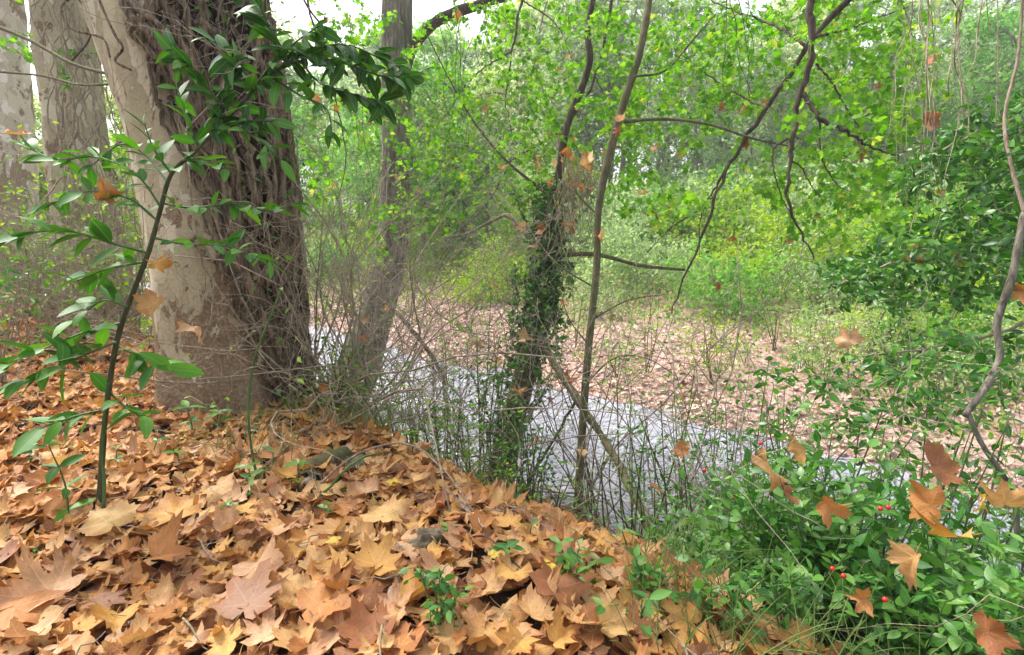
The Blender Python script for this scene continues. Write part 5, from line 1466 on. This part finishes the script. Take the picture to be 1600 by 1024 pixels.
ever('dark upper clump of evergreen leaves hanging at the frame edge', [([(1680, 120, 2.5), (1600, 180, 2.5), (1520, 210, 2.6), (1440, 260, 2.7), (1400, 310, 2.8)], .012, .003), ([(1600, 180, 2.5), (1580, 260, 2.5), (1540, 310, 2.6)], .007, .003)],
     [(1540, 210, 2.6, 70, 45, 90), (1590, 260, 2.5, 50, 70, 80), (1490, 255, 2.65, 60, 40, 70), (1425, 290, 2.75, 35, 28, 30), (1560, 320, 2.55, 60, 35, 60), (1610, 180, 2.5, 30, 40, 40), (1560, 250, 2.7, 80, 50, 50)], 'ever_deep')
ever('wide middle clump of dark evergreen leaves below the upper one', [([(1680, 330, 2.4), (1600, 370, 2.5), (1500, 400, 2.6), (1400, 410, 2.7), (1320, 440, 2.8), (1285, 460, 2.85)], .012, .003), ([(1500, 400, 2.6), (1450, 440, 2.65), (1380, 460, 2.75)], .006, .002)],
     [(1330, 430, 2.8, 50, 25, 50), (1420, 405, 2.7, 70, 35, 80), (1510, 400, 2.6, 70, 40, 80), (1580, 400, 2.5, 50, 50, 60), (1390, 460, 2.75, 70, 25, 44), (1490, 460, 2.65, 60, 30, 44), (1475, 345, 2.65, 40, 22, 24), (1540, 440, 2.7, 80, 50, 30), (1400, 430, 2.85, 90, 30, 30)], 'ever_deep')
ever('lighter lower evergreen sprays reaching toward the pink far bank', [([(1660, 480, 2.3), (1560, 520, 2.4), (1450, 545, 2.5), (1340, 560, 2.6), (1240, 600, 2.7)], .009, .002), ([(1450, 545, 2.5), (1380, 600, 2.5), (1300, 650, 2.55)], .006, .002)],
     [(1500, 540, 2.45, 80, 40, 44), (1400, 580, 2.5, 80, 40, 40), (1300, 600, 2.6, 60, 30, 24), (1560, 600, 2.35, 50, 50, 34), (1440, 640, 2.45, 80, 40, 36), (1230, 580, 2.7, 40, 20, 10), (1340, 660, 2.5, 60, 30, 24)], 'evergreen', .052, 44)
CS = thing('curved_stem', gp(1585, 1.95), 'bent grey-brown woody stem with a kink, climbing beside the frame edge', 'stem')
branch(CS, [(1850, -500, 2.3), (1780, -120, 2.2), (1700, 100, 2.1), (1640, 210, 2.05), (1600, 340, 2.0), (1582, 430, 2.0), (1558, 505, 2.0), (1562, 560, 2.0), (1538, 608, 1.98), (1507, 650, 1.97)], .013, .0115, 'grey_bark', 50, 10, 'stem')
branch(CS, [(1512, 645, 1.97), (1536, 697, 1.95), (1581, 767, 1.93), (1590, 840, 1.93)], .008, .009, 'grey_bark', 30, 8, 'stem')
branch(CS, [(1577, 452, 2.0), (1600, 450, 2.0), (1640, 455, 2.0)], .008, .006, 'dead_wood', 12, 7, 'branch')
branch(CS, [(1600, 330, 2.0), (1578, 250, 2.05), (1570, 180, 2.1), (1592, 80, 2.1), (1600, -60, 2.1), (1610, -300, 2.1)], .007, .004, 'dead_wood', 24, 7, 'branch')

# grass
g = Geo(); n = 2800
px = np.concatenate([rng.normal(590, 50, 700), rng.uniform(990, 1650, 1700), rng.normal(430, 60, 100), rng.uniform(700, 980, 300)]); d = np.concatenate([rng.uniform(2.9, 4.6, 700), rng.uniform(1.3, 3.2, 1700), rng.uniform(2.2, 3, 100), rng.uniform(2.5, 3.4, 300)])
pos = np.array([gp(a, b_) for a, b_ in zip(px, d)]); L = rng.uniform(.10, .38, n)
lean = rng.normal(size=(n, 3)) * .45; lean[:, 2] = 1
u = np.linspace(0, 1, 6); pts_ = pos[:, None] + L[:, None, None] * (u[None, :, None] * lean[:, None]); pts_[:, :, 2] -= (L[:, None] * .35) * u[None] ** 2.2
tubes(g, pts_, np.tile(np.linspace(.0022, .0006, 6), (n, 1)), 3)
o = struct(g.build('grass', M['grass']), 'stuff'); o['label'] = 'thin green grass stalks on the slope and among the broom'

g = Geo(); n = 800; x = rng.uniform(-3.5, 2, n); y = rng.uniform(1, 5, n); keep = sval(x, y) < 2; x, y = x[keep], y[keep]; n = len(x)
a_ = rng.uniform(0, 6.28, n); L = rng.uniform(.04, .22, n); u = np.linspace(-.5, .5, 7)
px_ = x[:, None] + np.cos(a_)[:, None] * L[:, None] * u + rng.normal(size=(n, 7)) * .004; py_ = y[:, None] + np.sin(a_)[:, None] * L[:, None] * u + rng.normal(size=(n, 7)) * .004
pz_ = ground(px_, py_) + rng.uniform(.045, .075, (n, 1)) + rng.normal(size=(n, 7)) * .004
tubes(g, np.stack([px_, py_, pz_], -1), np.tile(np.linspace(.0024, .0011, 7), (n, 1)) * rng.uniform(.6, 1.5, (n, 1)), 4)
o = struct(g.build('twig_litter', M['twig']), 'stuff'); o['label'] = 'fine broken twigs scattered among the fallen leaves'

# ------------------------------------------------------------------ the far bank
g = Geo(); n = 46000
T_ = rng.uniform(-40, 30, n); S_ = 7.2 + rng.random(n) ** 1.05 * 18
patch = np.sin(T_ * .9 + 1) * .5 + np.sin(T_ * .37 + S_ * .8) * .6 + np.sin(S_ * 1.7 + T_ * 1.3) * .4
keep = rng.random(n) < np.clip((S_ - 7.5) / 2.6 + patch * .65, .12, 1)
T_, S_ = T_[keep], S_[keep]; n = len(T_); x = NY * T_ + NX * S_; y = -NX * T_ + NY * S_
k3 = 3
x = np.repeat(x, k3) + rng.normal(size=n * k3) * .10; y = np.repeat(y, k3) + rng.normal(size=n * k3) * .10; S3 = np.repeat(S_, k3)
d = rng.normal(size=(n * k3, 3)) * .7; d[:, 2] = np.abs(d[:, 2]) + .5
z = ground(x, y) + rng.random(n * k3) ** 1.5 * (.08 + .50 * np.clip((S3 - 8.8) / 4, 0, 1.2))
place_mix(g, [DIA, DIA2], np.stack([x, y, z], 1), d, rdir(n * k3), rng.uniform(.05, .12, n * k3) * (1 + .02 * (S3 - 9)), rnd=np.clip(np.repeat(rng.random(n), k3) + rng.normal(size=n * k3) * .1, 0, 1))
o = struct(g.build('undergrowth', M['undergrowth']), 'stuff'); o['label'] = 'mixed green and straw-coloured herbs covering the far bank'


def clump_leaves(g, centers, rad, per, size, protos, R, mi=0):
    pos = np.repeat(centers, per, 0) + R.normal(size=(len(centers) * per, 3)) * np.repeat(rad, per)[:, None] * np.array([.6, .6, .42])
    rn = np.clip(np.repeat(R.random(len(centers)), per) * .7 + R.random(len(pos)) * .3, 0, 1)
    place_mix(g, protos, pos, rdir(len(pos)), rdir(len(pos), .5), size * R.uniform(.6, 1.2, len(pos)), mi, rn)


def bush_proto(seed, mat, leaf=.085, nc=46, per=46):
    R = np.random.default_rng(seed)
    t = thing('far_bush', (0, 0, 0), 'bush', 'bush')
    cen = norm(R.normal(size=(nc, 3))) * (R.random((nc, 1)) ** .35); cen[:, 2] = np.abs(cen[:, 2]) * 1.25 + .05
    cen += R.normal(size=cen.shape) * .12
    g = Geo(); lines = []
    for q in range(7):
        a = cen[R.integers(0, nc)]; lines.append(cr([(0, 0, -.1), a * np.array([.35, .35, .6]) + R.normal(size=3) * .05, a], 9))
    tubes(g, np.array(lines), np.tile(np.linspace(.022, .006, 9), (7, 1)), 5)
    twig_tubes(g, colonize(lines, cen), .008, .003, 4)
    g.build('stem', M['twig_grey'], t)
    g = Geo(); clump_leaves(g, cen, R.uniform(.14, .30, nc), per, leaf, [DIA, DIA2], R)
    g.build('foliage', M[mat], t)
    return t


def tree_proto(seed, mat, h=7.0, cw=2.2, base=.3, nc=90, per=60, leaf=.15, bark='grey_bark', r=.13, name='far_tree'):
    R = np.random.default_rng(seed)
    t = thing(name, (0, 0, 0), 'tree', 'tree')
    g = Geo(); tops = cr([(0, 0, -.2), (R.normal() * .15, R.normal() * .15, h * .35), (R.normal() * .3, R.normal() * .3, h * .7), (R.normal() * .4, R.normal() * .4, h * .98)], 24)
    tubes(g, tops, np.linspace(r, r * .12, 24), 8)
    u = R.random(nc); hz = h * (base + (1 - base) * u); w = cw * (np.sin(PI * np.clip(.12 + u * .85, 0, 1)) ** .7) * R.random(nc) ** .5
    a = R.uniform(0, 2 * PI, nc); cen = np.stack([np.cos(a) * w, np.sin(a) * w, hz], 1) + R.normal(size=(nc, 3)) * .15
    twig_tubes(g, colonize([tops[6:]], cen, .05), r * .25, .008, 5); g.build('trunk', M[bark], t)
    g = Geo(); clump_leaves(g, cen, R.uniform(.25, .6, nc) * cw / 2.2, per, leaf, [DIA, DIA2], R); g.build('crown', M[mat], t)
    return t


BP = [bush_proto(21, 'bush_yellow'), bush_proto(22, 'bush_green'), bush_proto(23, 'bush_grey'), bush_proto(24, 'bush_yellow', .07, 60, 40), bush_proto(25, 'bush_green', .10, 40, 50), bush_proto(26, 'bush_grey', .06, 50, 40)]
BN = ['yellow-green', 'mid-green', 'grey-green', 'fine-leaved yellow-green', 'large-leaved green', 'fine-leaved grey-green']
TP = [tree_proto(31, 'tree_dark', 7, 2.0), tree_proto(32, 'tree_pale', 7.5, 2.4), tree_proto(33, 'tree_gold', 6.5, 1.9), tree_proto(34, 'bush_grey', 9, 1.5, .45, 60, 45, .14, 'twig_grey', .11), tree_proto(35, 'tree_dark', 8, 2.6), tree_proto(36, 'bush_green', 7, 2.3)]
TN = ['dark', 'pale', 'yellowish', 'pale-stemmed', 'broad dark', 'round green']


def where(px):
    for a, b_, t in ((-400, 120, 'behind the pale plane'), (120, 260, 'beside the big plane'), (260, 480, 'hidden by the big plane'), (480, 600, 'between plane and alder'), (600, 700, 'just right of the alder'), (700, 800, 'between alder and ivy-clad trunk'),
                     (800, 900, 'behind the ivy-clad trunk'), (900, 1010, 'behind the slender stem'), (1010, 1130, 'behind the slanting bough'), (1130, 1230, 'between the two maple boughs'), (1230, 1330, 'behind the vertical bough'), (1330, 1450, 'at the evergreen edge'), (1450, 2600, 'behind the evergreen')):
        if a <= px < b_: return t
    return 'on the far bank'


usedp = set()
def setcopy(protos, names, k, x, y, sc, extra, group, dz=0):
    z = float(ground(x, y)) - .05 + dz; px, py, d = pix((x, y, z))
    lab = f'{extra[0]} {names[k]} {extra[1]} {where(px)}'.strip()
    if k not in usedp and False: pass
    o = dup(protos[k], (x, y, z), rng.uniform(0, 6.28), sc, lab, group)
    o['_o'] = [x, y, z]
    return o


for q in range(165):
    T_ = rng.uniform(-20, 15); S_ = 9.0 + 13 * rng.random() ** .9
    x = NY * T_ + NX * S_; y = -NX * T_ + NY * S_
    if y < 5: continue
    px = pix((x, y, 0))[0]
    if px < -150 or px > 1800: continue
    if px < 760: k = rng.choice([0, 0, 1, 3, 4])
    elif px < 1250: k = rng.choice([2, 5, 1, 3, 2, 0])
    else: k = rng.choice([0, 1, 3, 4, 5])
    hgt = rng.uniform(.55, 1.15) + .16 * max(0, S_ - 11)
    setcopy(BP, BN, k, x, y, hgt, ('low' if hgt < 1.1 else 'tall', 'bush near the leaves' if S_ < 14.5 else 'bush farther back'), 'bushes on the far bank')
for q in range(112):
    y = rng.uniform(20, 48); px = rng.uniform(-150, 1800); x = (px - 800) / FPX * y
    if NX * x + NY * y < 17: continue
    if px < 480: k = rng.choice([1, 2, 5, 1])
    elif px < 860: k = rng.choice([1, 5, 2, 0, 1])
    elif px < 1150: k = rng.choice([3, 3, 0, 4, 3])
    else: k = rng.choice([0, 1, 4, 2, 5])
    sc = rng.uniform(.8, 1.25) * (1 + (y - 20) * .026)
    setcopy(TP, TN, k, x, y, sc, ('', 'tree at the wood edge' if y < 30 else 'tree deep in the wood'), 'trees of the far wood')
for q in range(12):
    px = rng.uniform(470, 780); y = rng.uniform(17, 26); x = (px - 800) / FPX * y
    k = rng.choice([1, 2, 5]); setcopy(TP, TN, k, x, y, rng.uniform(.7, .95), ('', 'tree at the meadow edge'), 'trees of the far wood')
# left wood behind the plane trunks
for q in range(14):
    px = rng.uniform(-200, 330); y = rng.uniform(11, 20); x = (px - 800) / FPX * y
    k = rng.choice([1, 2, 5]); setcopy(TP, TN, k, x, y, rng.uniform(.5, .75), ('', 'tree'), 'trees of the near-side wood')
for q in range(12):
    px = rng.uniform(-150, 300); y = rng.uniform(7.5, 11); x = (px - 800) / FPX * y
    k = rng.choice([0, 1, 3, 4]); setcopy(BP, BN, k, x, y, rng.uniform(.5, .9), ('', 'bush'), 'bushes behind the plane trunks')
for p in BP + TP:
    for c in list(p.children): bpy.data.objects.remove(c)
    bpy.data.objects.remove(p)

# things that would read alike get their order across the photo
bpy.context.view_layer.update()
by = {}
for o in bpy.data.objects:
    if o.parent is None and 'label' in o and 'category' in o: by.setdefault(o['label'], []).append(o)
ORD = 'first second third fourth fifth sixth seventh eighth ninth tenth eleventh twelfth'.split()
for lab_, os_ in by.items():
    if len(os_) < 2: continue
    os_.sort(key=lambda o: pix(np.array(o.matrix_world.translation))[0])
    for i_, o in enumerate(os_):
        o['label'] = lab_ + (', ' + ORD[i_] + ' from left' if i_ < 12 else ', one of the last toward the right')
if HAZE:
    b = NB('haze'); vp = b.n('ShaderNodeVolumePrincipled', Color=(.95, .97, 1.0, 1), Density=HAZE, Anisotropy=.2)
    ob = b.N.new('ShaderNodeOutputMaterial'); b.L.new(vp.outputs[0], ob.inputs['Volume'])
    x0, x1, y0, y1, z0, z1 = -262, 262, -64, 402, -4, 40
    g = Geo(); g.add([(x0, y0, z0), (x1, y0, z0), (x1, y1, z0), (x0, y1, z0), (x0, y0, z1), (x1, y0, z1), (x1, y1, z1), (x0, y1, z1)], [np.array([(3, 2, 1, 0), (4, 5, 6, 7), (0, 1, 5, 4), (1, 2, 6, 5), (2, 3, 7, 6), (3, 0, 4, 7)])])
    o = struct(g.build('haze', b.m, smooth=False), 'stuff'); o['label'] = 'thin pale haze filling the air toward the far wood'
for o in bpy.data.objects:
    if '_o' in o: del o['_o']
    if 'label' in o and len(o['label'].replace(',', ' ').split()) > 16: print('LONG', o.name, o['label'])
